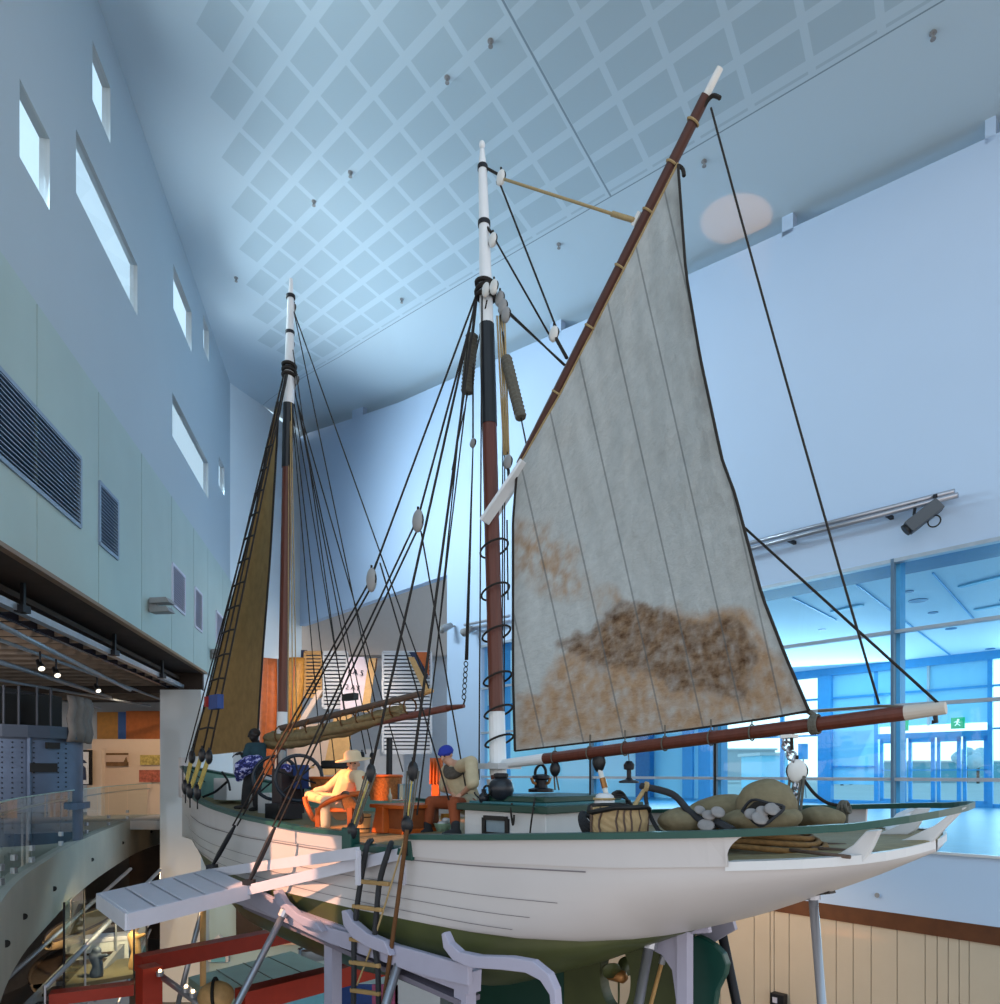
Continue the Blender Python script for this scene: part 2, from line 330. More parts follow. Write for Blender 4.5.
# gallery ceiling deck and joists
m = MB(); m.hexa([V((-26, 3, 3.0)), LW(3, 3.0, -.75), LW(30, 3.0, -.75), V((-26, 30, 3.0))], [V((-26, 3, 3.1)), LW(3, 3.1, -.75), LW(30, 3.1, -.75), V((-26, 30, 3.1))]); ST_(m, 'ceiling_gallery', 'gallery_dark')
for k in range(26):
    Y = 8.4 + k * .72; x1 = LW(Y, 0, -.78).x
    m = MB(); m.bx(((x1 - 24) / 2, Y, 2.84), x1 + 24, .26, .05); m.bx(((x1 - 24) / 2, Y - .13, 2.8), x1 + 24, .03, .12); ST_(m, f'trim_{20 + k}', 'joist')
for k, (a, b, r) in enumerate((((0, 625), (130, 690), .05), ((0, 640), (160, 699), .04), ((0, 662), (110, 697), .06), ((0, 680), (150, 706), .04), ((0, 690), (100, 708), .035), ((0, 700), (60, 712), .03))):
    m = MB(); pa, pb = PZ(*a, 2.45 + .05 * (k % 2)), PZ(*b, 2.45 + .05 * (k % 2)); d = pb - pa; m.tube([pa - d * .2, pb], r, 8)
    B(m, 'ceiling_pipe', 'pipe', lb=['pale service pipe nearest the white beam under the gallery ceiling', 'thin pale pipe second from the white beam under the gallery ceiling', 'thick pale pipe third from the white beam under the gallery ceiling', 'thin pipe fourth from the white beam under the gallery ceiling', 'thin pipe fifth from the white beam under the gallery ceiling', 'shortest thin pipe above the dark submarine tower'][k], cat='pipe', group='service pipes under the gallery ceiling', smooth=True)
for k, (px, py) in enumerate(((40, 665), (56, 672), (97, 688))):
    c = PZ(px, py, 2.2); t = thing('track_spotlight', ['black spotlight hanging nearest the camera under the gallery ceiling', 'black spotlight just behind the nearest one under the gallery ceiling', 'small black spotlight deeper in under the gallery ceiling'][k], 'spotlight', c + V((0, 0, .2)), 'spotlights under the gallery ceiling')
    m = MB(); m.tube([c + V((0, 0, .28)), c], .02, 6); B(m, 'stem', 'iron', t)
    m = MB(); m.lathe([(.05, -.14), (.06, 0), (.075, .12)], c, (.5, -.4, -.6), 12); B(m, 'lamp_head', 'black', t, smooth=True)
    m = MB(); m.lathe([(.06, .121), (.06, .125)], c, (.5, -.4, -.6), 12); B(m, 'lens', M('lamp_lens', '#fff0da', emit=1.4), t)
# wall lamps on the band
for k, (px, py) in enumerate(((146, 605), (209, 654))):
    Y = leftY(px); c = LW(Y, (HZ - py) / F * Y, .12); s = 1 if k == 0 else .9
    t = thing('wall_floodlight', ['small grey twin floodlight on the concrete band near the first white vent', 'small grey twin floodlight low on the band near the ship'][k], 'floodlight', c, 'floodlights on the left wall')
    m = MB(); m.bx(c, .3, .06, .3); B(m, 'bracket', 'block_grey', t)
    for dz in (.09, -.12): m = MB(); m.hexa([c + V((.02, -.14, dz - .07)), c + V((.5, -.16, dz - .05)), c + V((.5, .16, dz - .05)), c + V((.02, .14, dz - .07))], [c + V((.02, -.14, dz + .06)), c + V((.42, -.16, dz + .07)), c + V((.42, .16, dz + .07)), c + V((.02, .14, dz + .06))]); B(m, 'lamp_head', 'block_grey', t)
# column / wall return at the far end of the gallery
xa, xb = P(160, 0, 22).x, P(201, 0, 22).x
m = MB(); m.hexa([V((xa, 22, LOWER)), V((xb, 22, LOWER)), V((xb - .9, 27, LOWER)), V((xa - .9, 27, LOWER))], [V((xa, 22, 2.62)), V((xb, 22, 2.62)), V((xb - .9, 27, 2.62)), V((xa - .9, 27, 2.62))]); ST_(m, 'wall_left_return', 'column_white')
m = MB(); m.hexa([LW(22.7, LOWER, -.02), LW(27, LOWER, -.02), LW(27, LOWER, -.4), LW(22.7, LOWER, -.4)], [LW(22.7, 3.3, -.02), LW(27, 3.3, -.02), LW(27, 3.3, -.4), LW(22.7, 3.3, -.4)]); ST_(m, 'wall_left_far', 'column_white')
# --- end wall and bulkhead above the sail gallery
WT = [(300, 437), (308, 433), (345, 421), (400, 402), (508, 354), (746, 249), (1000, 132), (1200, 40), (1400, -50)]
def wtop(px): return (HZ - interp(WT, px)) / F * wallY(px)
a, b = LW(27, 0), W(300, 0)
m = MB(); m.hexa([V((a.x, a.y, 4.6)), V((b.x, b.y, 5.6)), V((b.x, b.y + .3, 5.6)), V((a.x, a.y + .3, 4.6))], [V((a.x, a.y, 15.3)), V((b.x, b.y, 16.6)), V((b.x, b.y + .3, 16.6)), V((a.x, a.y + .3, 15.3))]); ST_(m, 'wall_end', M('wall_end_white', '#dde5e8', .75, var=.02, scale=.5))
m = MB(); m.hexa([P(265, 655, 35.5), P(500, 655, 35.5), P(500, 655, 35.5) + V((0, .5, 0)), P(265, 655, 35.5) + V((0, .5, 0))], [P(265, 540, 35.5), P(500, 540, 35.5), P(500, 540, 35.5) + V((0, .5, 0)), P(265, 540, 35.5) + V((0, .5, 0))]); ST_(m, 'wall_bulkhead', 'bulkhead')
a = W(300, 0); m = MB(); m.hexa([a + V((-.3, 0, 12)), a - WN * 2.6 + V((0, 0, 12)), a - WN * 2.6 + WD * .3 + V((0, 0, 12)), a + WD * .3 + V((-.3, 0, 12))], [a + V((-.3, 0, 20)), a - WN * 2.6 + V((0, 0, 20)), a - WN * 2.6 + WD * .3 + V((0, 0, 20)), a + WD * .3 + V((-.3, 0, 20))]); ST_(m, 'wall_end_return', 'wall_left_white')
# --- long right wall
poly = [W(px, wtop(px)) for px in (300, 308, 345, 400, 450, 508, 580, 660, 746, 870, 1000, 1200, 1400)] + [W(1400, 4.42), W(481, 4.42), W(481, FLOOR), W(447, FLOOR), W(447, 7.3), W(300, 7.3)]
ST_(MB().prism(poly, -WN * .3), 'wall_right', 'wall_white')
def wslab(p0, p1, z0, z1, th, off=0.0): return MB().hexa([W(p0, z0, off), W(p1, z0, off), W(p1, z0, off - th), W(p0, z0, off - th)], [W(p0, z1, off), W(p1, z1, off), W(p1, z1, off - th), W(p0, z1, off - th)])
ST_(wslab(300, 1400, -2.89, FLOOR, .3), 'wall_right_parapet', 'wall_white'); ST_(wslab(300, 1400, -3.23, -2.89, .3, .03), 'baseboard_right', 'trim_brown')
m = MB()
ed = [300, 330, 352, 400, 470, 540, 600, 640, 690, 720, 754, 770, 774, 789, 836, 853, 871, 897, 925, 937, 948, 959, 969, 1010, 1080, 1400]
for p0, p1 in zip(ed, ed[1:]):
    t = wslab(p0 + .5, p1 - .3, LOWER, -3.23, .12); m.add(t.v, t.f)
ST_(m, 'wall_right_cladding', 'cladding'); ST_(wslab(300, 1400, LOWER, -3.23, .1, -.14), 'wall_right_backing', 'plank_brown')
for k, px in enumerate((357, 555, 787, 990)):
    m = wslab(px - 5, px + 6, wtop(px) - .1, wtop(px) + .5, .2); ST_(m, f'trim_{60 + k}', 'wall_white')
ST_(wslab(481, 1400, 4.42, 4.9, 1.1, -.31), 'wall_right_lintel', 'blue_dark')
# --- glazing of the right wall
MP = [481.8, 499, 591, 715, 893, 1167]; ZB = [FLOOR, -.13, 1.39, 2.92, 4.40]
k = 0
for p0, p1 in zip(MP[1:], MP[2:]):
    m = MB(); m.add([W(p0, FLOOR, -.16), W(p1, FLOOR, -.16), W(p1, 4.42, -.16), W(p0, 4.42, -.16)], [(0, 1, 2, 3)]); ST_(m, f'window_{20 + k}', 'glass_blue'); k += 1
m = MB(); m.add([W(481, FLOOR, -.16), W(499, FLOOR, -.16), W(499, 4.42, -.16), W(481, 4.42, -.16)], [(0, 1, 2, 3)]); ST_(m, f'window_{20 + k}', 'glass_blue')
for i, px in enumerate(MP[1:]):
    m = MB(); m.bar(W(px, FLOOR, -.02), W(px, 4.42, -.02), .14, .06, WD); ST_(m, f'trim_{70 + i}', M('mullion_steel', '#56738c', .4))
    m = MB(); m.bar(W(px, FLOOR, -.3), W(px, 4.42, -.3), .3, .17, WD); ST_(m, f'trim_{80 + i}', 'blue_frame')
for i, z in enumerate((-.13, 1.39, 2.92)):
    m = MB(); m.bar(W(481, z, -.06), W(1400, z, -.06), .14, .07); ST_(m, f'trim_{90 + i}', 'aluminium')
m = MB(); m.bar(W(481, 4.38, -.04), W(1400, 4.38, -.04), .16, .08); ST_(m, 'trim_95', 'aluminium')
m = MB(); m.bar(W(600, FLOOR + .02, .0), W(1400, FLOOR + .02, .0), .12, .05); ST_(m, 'trim_96', 'white_paint')
# --- entrance hall behind the glass
def FY(px): return 35875 / (px + 125)
def FP(px, z, off=0.0): Y = FY(px); return V(((px - CX) / F * Y, Y, z)) + WN * off
def fslab(p0, p1, z0, z1, th=.2, off=0.0): return MB().hexa([FP(p0, z0, off), FP(p1, z0, off), FP(p1, z0, off - th), FP(p0, z0, off - th)], [FP(p0, z1, off), FP(p1, z1, off), FP(p1, z1, off - th), FP(p0, z1, off - th)])
m = MB(); m.hexa([W(447, FLOOR - .2, -.3), W(1400, FLOOR - .2, -.3), FP(1400, FLOOR - .2), FP(447, FLOOR - .2)], [W(447, FLOOR, -.3), W(1400, FLOOR, -.3), FP(1400, FLOOR), FP(447, FLOOR)]); ST_(m, 'floor_hall', 'hall_floor')
m = MB(); m.hexa([W(470, 5.6, -1.3), W(1400, 5.6, -1.3), FP(1400, 5.6), FP(440, 5.6)], [W(470, 5.75, -1.3), W(1400, 5.75, -1.3), FP(1400, 5.75), FP(440, 5.75)]); ST_(m, 'ceiling_hall', 'hall_ceiling')
k = 100
def seg(mat, *a, **kw):
    global k
    ST_(fslab(*a, **kw), f'trim_{k}', mat); k += 1
ST_(fslab(440, 700, FLOOR, 5.6, .3), 'wall_hall', 'hall_wall')
seg('blue_frame', 440, 1400, 5.2, 5.6, th=.4, off=.15)
seg('blue_dark', 641, 655, FLOOR, 5.2, th=.5, off=.6); seg('blue_frame', 684, 694, FLOOR, 5.2, off=.2); seg('blue_frame', 700, 712, FLOOR, 5.2, th=.4, off=.2)
seg('blue_frame', 820, 833, FLOOR, 5.2, th=.4, off=.3); seg('blue_frame', 780, 783, FLOOR, 5.2); seg('blue_frame', 874, 878, FLOOR, 5.2); seg('blue_frame', 988, 993, FLOOR, 5.2, off=.1); seg('white_paint', 927.5, 930, 2.3, 5.2, off=.1)
seg('blue_panel', 833, 874, 2.0, 5.2); seg('blue_panel', 878, 988, 2.35, 5.2)
seg('blue_frame', 878, 988, 1.72, 1.98, off=.05); seg('blue_frame', 700, 1400, 3.95, 4.05, off=.1); seg('blue_frame', 712, 820, 2.0, 2.08, off=.1); seg('blue_frame', 993, 1400, 2.0, 2.08, off=.1)
seg('blue_panel', 833, 874, -.6, 2.0); seg('blue_frame', 833, 874, .3, .38, off=.1); seg('blue_frame', 700, 1400, FLOOR, FLOOR + .18, off=.05)
m = MB(); m.add([FP(712, FLOOR, -.1), FP(1400, FLOOR, -.1), FP(1400, 5.2, -.1), FP(712, 5.2, -.1)], [(0, 1, 2, 3)]); ST_(m, 'window_30', 'glass_facade')
for i, (p0, p1) in enumerate(((880, 906), (908.5, 935), (937, 961), (963, 988))):
    m = MB()
    for (x0, x1, z0, z1) in ((p0, p0 + 3.4, FLOOR + .05, 1.72), (p1 - 4, p1, FLOOR + .05, 1.72), (p0, p1, FLOOR + .05, FLOOR + .3), (p0, p1, 1.5, 1.72), (p0, p1, .12, .17)):
        t = fslab(x0, x1, z0, z1, .12, .04); m.add(t.v, t.f)
    d = ST_(m, f'door_{i + 1}', 'blue_frame')
for i, (p0, p1) in enumerate(((953.5, 967), (904.5, 911))):
    t = thing('exit_sign', ['green exit sign with white running figure above the glass doors', 'small green sign beside the mullion above the glass doors'][i], 'sign', FP((p0 + p1) / 2, 2.05, .4))
    B(fslab(p0, p1, 2.08, 2.6, .1, .4), 'sign_box', 'exit_green', t)
    if i == 0:
        m = MB(); c = FP(960, 2.36, .43); u = -WD
        m.ball(c + V((0, 0, .12)) + u * .04, .05, .05, .05); m.bar(c + V((0, 0, .08)), c + V((0, 0, -.06)), .06, .02, WN)
        for a, b in (((0, .06), (.12, .0)), ((0, .06), (-.12, .02)), ((0, -.05), (.12, -.14)), ((0, -.05), (-.1, -.15))): m.bar(c + u * a[0] + V((0, 0, a[1])), c + u * b[0] + V((0, 0, b[1])), .03, .02, WN)
        B(m, 'running_figure', 'white_letter', t)
for i, (px, py, r) in enumerate(((763, 613, .16), (822, 630, .14), (908, 592, .16), (918, 601, .28), (933, 613, .16), (951, 629, .2), (867, 577, .12), (990, 649, .2))):
    c = PZ(px, py, 5.58); m = MB(); m.lathe([(r, 0), (r, .04)], c, (0, 0, 1), 14); B(m, 'ceiling_downlight', 'blue_dark', lb='round dark downlight in the hall ceiling seen through the blue glass', cat='downlight', group='downlights in the hall ceiling')
for i, (a, b) in enumerate((((960, 587), (1020, 572)), ((975, 610), (1020, 602)), ((832, 612), (862, 605)))):
    m = MB(); m.bar(PZ(*a, 5.57), PZ(*b, 5.57), .22, .05); ST_(m, f'trim_{150 + i}', 'blue_panel')
for i, (a, b) in enumerate((((933, 573), (975, 620)), ((857, 585), (950, 655)), ((793, 598), (836, 620)), ((1000, 600), (1040, 640)))):
    m = MB(); m.bar(PZ(*a, 5.585), PZ(*b, 5.585), .05, .04); ST_(m, f'trim_{155 + i}', 'blue_frame')
# outside: pavement, distant sheds and trees
m = MB(); m.add([FP(300, FLOOR - .02, -.5), FP(1400, FLOOR - .02, -.5), FP(1400, FLOOR - .02, -160), FP(300, FLOOR - .02, -160)], [(0, 1, 2, 3)]); ST_(m, 'ground', 'ground')
for i, (px, y0, y1, wpx, Y, mt, lb) in enumerate(((775, 770, 755, 26, 70, 'blue_panel', 'low flat blue shed outside, left of the street sign'), (745, 768, 750, 60, 110, 'grey_light', 'long pale shed far outside behind the mast tackle'), (945, 770, 762, 120, 120, 'turquoise', 'long pale blue building far outside the glass doors'))):
    a, b = P(px - wpx / 2, y0, Y), P(px + wpx / 2, y1, Y); m = MB(); m.bx(((a.x + b.x) / 2, Y + 3, (a.z + b.z) / 2 - 1), b.x - a.x, 6, b.z - a.z + 2); t = thing('shed', lb, 'building', (((a.x + b.x) / 2, Y + 3, a.z)), 'buildings beyond the glass'); B(m, 'walls', mt, t)
    m = MB(); m.bx(((a.x + b.x) / 2, Y + 3, b.z + .1), b.x - a.x + .6, 6.6, .3); B(m, 'roof', 'white_paint', t)
for i, px in enumerate((842, 851, 860, 868, 978, 966)):
    c = P(px, 760, 90 + 4 * i); m = MB()
    for j in range(7): m.ball(c + V((random.uniform(-1, 1), random.uniform(-1, 1), random.uniform(-.3, 1))), random.uniform(.7, 1.2), n=8, m=6)
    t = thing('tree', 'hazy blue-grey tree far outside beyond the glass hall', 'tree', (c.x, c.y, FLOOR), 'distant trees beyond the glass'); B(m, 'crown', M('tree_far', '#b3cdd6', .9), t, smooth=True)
    m = MB(); m.tube([V((c.x, c.y, FLOOR)), c], .2, 6); B(m, 'trunk', 'old_wood', t)
c = P(803, 757, 45); t = thing('street_sign', 'square blue street sign on a thin post outside the glass', 'sign', (c.x, c.y, FLOOR)); m = MB(); m.bx(c + V((0, 0, .35)), .62, .05, 1.0); B(m, 'sign_plate', 'blue_frame', t); m = MB(); m.tube([V((c.x + .2, c.y, FLOOR)), c], .04, 6); B(m, 'post', 'pipe', t)

# --- main ceiling: warped sheet from the left wall head to the top of the long wall
def cr_right(t):
    D = 9.66 + (34.7 - 9.66) * t; px = 13.1 * 1125 / D - 125
    return V(((px - CX) / F * D, D, (HZ - interp(WT, px)) / F * D + .35))
def cr_left(t): Y = 4 + 23.2 * t; return V((-5.2 - .193 * Y, Y, 15.05))
LA = ((.812051, .449804), (-.865586, .678756)); LO = (-1.883911, 13.934459); det = LA[0][0] * LA[1][1] - LA[0][1] * LA[1][0]
def lat(p): x, y = p.x - LO[0], p.y - LO[1]; return ((LA[1][1] * x - LA[0][1] * y) / det, (-LA[1][0] * x + LA[0][0] * y) / det)
rows = []
for i in range(61):
    l, r = cr_left(i / 60), cr_right(i / 60); rows.append([l.lerp(r, j / 40 * 1.35) for j in range(41)])
m = MB().grid(rows); m.uv = {'lattice': [lat(v) for v in m.v]}
cm = bpy.data.materials.new('ceiling_panels'); cm.use_nodes = True; nt = cm.node_tree; bs = nt.nodes['Principled BSDF']; bs.inputs['Roughness'].default_value = .75
def N(t, **kw):
    n = nt.nodes.new(t)
    for a, b in kw.items(): setattr(n, a, b)
    return n
def mth(op, a, b=None, c=None):
    n = N('ShaderNodeMath', operation=op)
    for i, x in enumerate((a, b, c)):
        if x is None: continue
        if hasattr(x, 'is_output'): nt.links.new(x, n.inputs[i])
        else: n.inputs[i].default_value = x
    return n.outputs[0]
uv = N('ShaderNodeUVMap', uv_map='lattice'); sp = N('ShaderNodeSeparateXYZ'); nt.links.new(uv.outputs[0], sp.inputs[0]); U, Vv = sp.outputs[0], sp.outputs[1]
bi = mth('GREATER_THAN', mth('ABSOLUTE', mth('SUBTRACT', mth('FRACT', U), .5)), .44)
bj = mth('GREATER_THAN', mth('ABSOLUTE', mth('SUBTRACT', mth('FRACT', Vv), .5)), .375)
band = mth('MAXIMUM', bi, bj)
ci, cj = mth('FLOOR', U), mth('FLOOR', Vv)
dist = mth('ADD', mth('ADD', mth('MULTIPLY', ci, LA[0][0] + .193 * LA[1][0]), mth('MULTIPLY', cj, LA[0][1] + .193 * LA[1][1])), LO[0] + .193 * LO[1] + 5.2)
inside = mth('MULTIPLY', mth('GREATER_THAN', dist, 1.25), mth('LESS_THAN', Vv, 6.2))
panel = mth('MULTIPLY', mth('SUBTRACT', 1.0, band), inside)
seam = mth('LESS_THAN', mth('ABSOLUTE', mth('SUBTRACT', Vv, 6.33)), .018); seam2 = mth('MULTIPLY', mth('LESS_THAN', mth('ABSOLUTE', mth('SUBTRACT', U, 2.03)), .02), mth('LESS_THAN', Vv, 6.33))
mx = N('ShaderNodeMix', data_type='RGBA'); mx.inputs['A'].default_value = (*lin('#c2d3dd'), 1); mx.inputs['B'].default_value = (*lin('#b0c3cd'), 1); nt.links.new(panel, mx.inputs['Factor'])
m2 = N('ShaderNodeMix', data_type='RGBA'); m2.inputs['B'].default_value = (*lin('#8496a2'), 1); nt.links.new(mth('MAXIMUM', seam, seam2), m2.inputs['Factor']); nt.links.new(mx.outputs['Result'], m2.inputs['A']); nt.links.new(m2.outputs['Result'], bs.inputs['Base Color'])
MATS['ceiling_panels'] = cm
ST_(m, 'ceiling', 'ceiling_panels', smooth=True)
m = MB(); m.grid([[cr_right(i / 20) - WN * 1.9 + V((0, 0, z)) for z in (-3, 3)] for i in range(21)]); ST_(m, 'wall_right_upper', 'wall_left_white')
def on_ceiling(px, py):
    best = None
    for i in range(0, 121):
        l, r = cr_left(i / 120), cr_right(i / 120)
        for j in range(0, 101):
            p = l.lerp(r, j / 80); x, y = CX + F * p.x / p.y, HZ - F * p.z / p.y; d = (x - px) ** 2 + (y - py) ** 2
            if best is None or d < best[0]: best = (d, p)
    return best[1]
for i, (px, py) in enumerate(((490, 38), (448, 80), (352, 172), (312, 202), (704, 163), (557, 245), (937, 28), (400, 299), (236, 278))):
    c = on_ceiling(px, py); m = MB(); m.lathe([(.06, 0), (.06, -.02), (.025, -.03), (.025, -.1), (.045, -.105), (.045, -.12)], c, (0, 0, 1), 10); B(m, 'ceiling_sprinkler', 'block_grey', lb='small sprinkler head on the high white ceiling', cat='sprinkler', group='sprinkler heads on the ceiling', smooth=False)
# --- lower hall floor, back wall
m = MB(); m.hexa([V((-24, 4, LOWER - .2)), V((16, 4, LOWER - .2)), V((16, 36, LOWER - .2)), V((-24, 36, LOWER - .2))], [V((-24, 4, LOWER)), V((16, 4, LOWER)), V((16, 36, LOWER)), V((-24, 36, LOWER))]); ST_(m, 'floor', M('lower_floor', '#6d6660', .5, var=.1))
m = MB(); xa, xb = P(195, 0, 36.5).x, P(470, 0, 36.5).x; m.bx(((xa + xb) / 2, 36.6, 0), xb - xa, .2, 16); ST_(m, 'wall_far', 'grey_light')
m = MB(); m.bx((-9.2, 30, -1.75), 8, 13, .3); ST_(m, 'floor_sail_gallery', 'grey_light')
xa, xb = P(203, 0, 23).x, P(500, 0, 23).x; m = MB(); m.bx(((xa + xb) / 2, 23.2, -4.65), xb - xa, .2, 5.5); ST_(m, 'wall_lower', M('lower_wall', '#a9c2c6', .7, var=.05, scale=.6))
m = MB(); m.bx((-16.2, 17, -4.4), .2, 28, 5.6); ST_(m, 'wall_lower_left', M('lower_left', '#5f5a55', .8, var=.15))
m = MB(); m.bx((-9, 30.5, -4.4), 16, .2, 5.6); ST_(m, 'wall_lower_far', 'gallery_dark')
m = MB(); m.bx(((-26 + LW(22.6, 0, -.02).x) / 2, 22.6, 2.95), LW(22.6, 0, -.02).x + 26, .1, .75); ST_(m, 'trim_180', 'gallery_dark')
# ================================================================== THE SHIP
HBR = [(0, 0.03), (.02, .3), (.05, .6), (.14, .95), (.28, 1.22), (.57, 1.5), (1.18, 1.76), (2.05, 1.95), (3.3, 2.05), (6, 2.05), (8, 1.92), (9.5, 1.72), (10.6, 1.48), (11.8, 1.13), (13, .66), (14, .28), (14.9, .03)]
ZR = [(0, -.265), (.4, -.33), (1.2, -.39), (2.05, -.44), (3.3, -.52), (4.3, -.58), (5.35, -.61), (6.5, -.61), (8, -.56), (10.6, -.41), (11.8, -.30), (13, -.12), (14, .03), (14.9, .16)]
ZD = [(.2, -.55), (.6, -.58), (1.2, -.62), (2, -.68), (3.3, -.74), (5, -.79), (8, -.80), (10, -.77), (12, -.70), (14, -.55), (14.9, -.45)]
HW = [(1.95, .0), (2.05, .5), (2.2, .95), (2.5, 1.45), (3.0, 1.82), (3.6, 1.96), (5, 2.04), (7, 2.03), (9, 1.74), (11, 1.16), (13, .46), (14.5, .04), (14.9, .02)]
ZK = [(.2, -.62), (.6, -.84), (1.0, -1.03), (1.5, -1.26), (1.95, -1.42)]
ZBOT = [(1.95, -1.44), (2.2, -1.52), (3, -1.9), (4, -2.3), (6, -2.6), (9, -2.55), (11.5, -2.2), (13, -1.8), (14, -1.45), (14.9, -1.42)]
def sm(tab, s):                                   # smoothed table
    h = .18; return (interp(tab, s - h) + 2 * interp(tab, s) + interp(tab, s + h)) / 4 if s > .5 else interp(tab, s)
def hbr(s): return sm(HBR, s)
def hd(s): return max(.02, hbr(max(0, (s - .2) * (1 + .2 / 1.5) if s < 1.7 else s)) - .04)
def zr(s): return sm(ZR, s)
def zd(s): return sm(ZD, s)
def hw(s): return 0.0 if s <= 1.95 else max(.02, sm(HW, s) if s > 2.6 else interp(HW, s))
def zw(s): return interp(ZK, s) if s < 1.95 else -1.42 + .0 * s
SS = [.2, .22, .26, .32, .42, .55, .7, .9, 1.15, 1.4, 1.7, 1.95, 2.05, 2.2, 2.5, 3, 3.5, 4, 4.6, 5.2, 6, 7, 8, 9, 10, 10.6, 11.2, 11.8, 12.4, 13, 13.5, 14, 14.5, 14.9]
def top_pt(s, side, u):
    th = u * math.pi / 2; a = math.cos(th) ** .75 if u < 1 else 0.0
    return S(s, side * (hw(s) + (hd(s) - hw(s)) * a), zd(s) - (zd(s) - zw(s)) * math.sin(th) ** 1.0)
def bot_pt(s, side, u):
    th = u * math.pi / 2; zb = interp(ZBOT, s); return S(s, side * (.06 + max(0, hw(s) - .06) * (max(0, math.cos(th)) ** .7)), zw(s) - (zw(s) - zb) * math.sin(th))
ship = thing('sailing_ketch', 'white two-masted wooden pearling lugger with green bottom and stained canvas sail, propped on a cradle', 'sailing boat', S(6, 0, -3.1))
NU = 14
m = MB()
for side in (-1, 1): m.grid([[top_pt(s, side, j / NU) for j in range(NU + 1)] for s in SS])
m.grid([[top_pt(14.9, sd * 1, j / NU) for j in range(NU + 1)] for sd in (-1, 1)])
B(m, 'topsides', 'hull_white', ship, smooth=True)
m = MB()
for side in (-1, 1): m.grid([[bot_pt(s, side, j / 10) for j in range(11)] for s in SS if s >= 1.95])
B(m, 'hull_bottom', 'hull_green', ship, lb='dark green antifouled bottom', smooth=True)
# planking seams on the near side
for u0, s0, s1 in ((.045, 2.2, 14.8), (.30, 2.5, 14.5), (.47, 2.8, 14), (.66, 3.0, 13)):
    m = MB(); pts = [s0 + (s1 - s0) * i / 40 for i in range(41)]
    rws = []
    for s in pts:
        a = top_pt(s, -1, u0); rws.append([a - SN * .009 + V((0, 0, .006 if u0 < .2 else .003)), a - SN * .009 - V((0, 0, .006 if u0 < .2 else .003))])
    m.grid(rws); B(m, 'plank_seam', M('seam_dark', '#6f6a6e', .8), ship)
# deck
m = MB(); m.grid([[S(s, -hd(s) + 2 * hd(s) * j / 8, zd(s) + .035 * (1 - (2 * j / 8 - 1) ** 2)) for j in range(9)] for s in SS]); B(m, 'deck', 'deck_wood', ship, smooth=True)
m = MB()
for j in range(-16, 17):
    q = j * .115; ss = [s for s in SS if hd(s) > abs(q) + .03]
    if len(ss) > 2: m.grid([[S(s, q - .004, zd(s) + .037 - .035 * (q / hd(s)) ** 2 + .003), S(s, q + .004, zd(s) + .037 - .035 * (q / hd(s)) ** 2 + .003)] for s in ss])
B(m, 'deck_caulking', 'old_wood', ship)
m = MB()
rim = [(s, -1) for s in reversed(SS) if s < 2.4] + [(s, 1) for s in SS if s < 2.4]
for sd in (-1, 1):
    seg_ = [s for s in SS if s < (1.2 if sd < 0 else 2.5)]
    m.grid([[S(s, sd * (hd(s) - .12), zd(s) + .02), S(s, sd * (hd(s) + .012), zd(s) + .02), S(s, sd * (hd(s) + .012), zd(s) - .045)] for s in seg_])
B(m, 'covering_board', 'white_paint', ship)
# bulwarks (white outside) and inner faces
def bulwark(s0, s1, side, mat, n=26, inner=False):
    m = MB(); ra = []
    for i in range(n + 1):
        s = s0 + (s1 - s0) * i / n; o = -.05 if inner else .0
        ra.append([S(s, side * max(.015, hd(s) + .006 + o), zd(s) - .01), S(s, side * max(.02, hbr(s) - .012 + o), zr(s) - .02)])
    m.grid(ra); return m
B(bulwark(1.13, 4.3, -1, 0), 'bulwark', 'hull_white', ship, solid=.03); B(bulwark(5.35, 14.88, -1, 0), 'bulwark', 'hull_white', ship, solid=.03); B(bulwark(1.22, 14.88, 1, 0, 40), 'bulwark', 'hull_white', ship, solid=.03)
B(bulwark(8.5, 14.85, 1, 0, 30, True), 'bulwark_lining', M('lining_green', '#7fa9a0', .5), ship, solid=.02)
def caprail(s0, s1, side, n=40):
    m = MB(); secs = []
    ss = [s0 + (s1 - s0) * (i / n) ** (2.2 if s0 < .1 else 1) for i in range(n + 1)]
    for s in ss:
        h, z = hbr(s), zr(s); secs.append([S(s, side * (h + .04), z - .03), S(s, side * (h + .04), z + .02), S(s, side * max(.0, h - .08), z + .02), S(s, side * max(0, h - .08), z - .03), S(s, side * (h + .04), z - .03)])
    m.grid(secs); m.add(secs[0][:4], [(0, 1, 2, 3)]); m.add(secs[-1][:4], [(0, 1, 2, 3)]); return m
B(caprail(0, 4.3, -1, 60), 'rail', 'rail_green', ship, lb='green port rail cap aft'); B(caprail(5.35, 14.9, -1), 'rail', 'rail_green', ship, lb='green port rail cap forward'); B(caprail(0, 14.9, 1, 70), 'rail', 'rail_green', ship, lb='green starboard rail cap')
m = MB(); m.grid([[S(s, -hd(s) - .03, zd(s) + .0), S(s, -hd(s) - .03, zd(s) + .06), S(s, -hd(s) + .12, zd(s) + .06)] for s in (4.25, 4.5, 4.8, 5.1, 5.4)]); B(m, 'gangway_sill', 'rail_green', ship, solid=.02)
m = MB(); m.box(S(5.3, -2.03, -.68), SD * .09, SN * .06, V((0, 0, .13))); B(m, 'gangway_post', 'rail_green', ship, bevel=.01)
m = MB(); m.box(S(4.28, -2.0, -.7), SD * .05, SN * .05, V((0, 0, .12))); B(m, 'gangway_post', 'rail_green', ship, bevel=.01)
m = MB(); m.box(S(14.85, 0, -.1), SD * .09, SN * .09, V((0, 0, .45))); B(m, 'stem_head', 'hull_white', ship, bevel=.02)
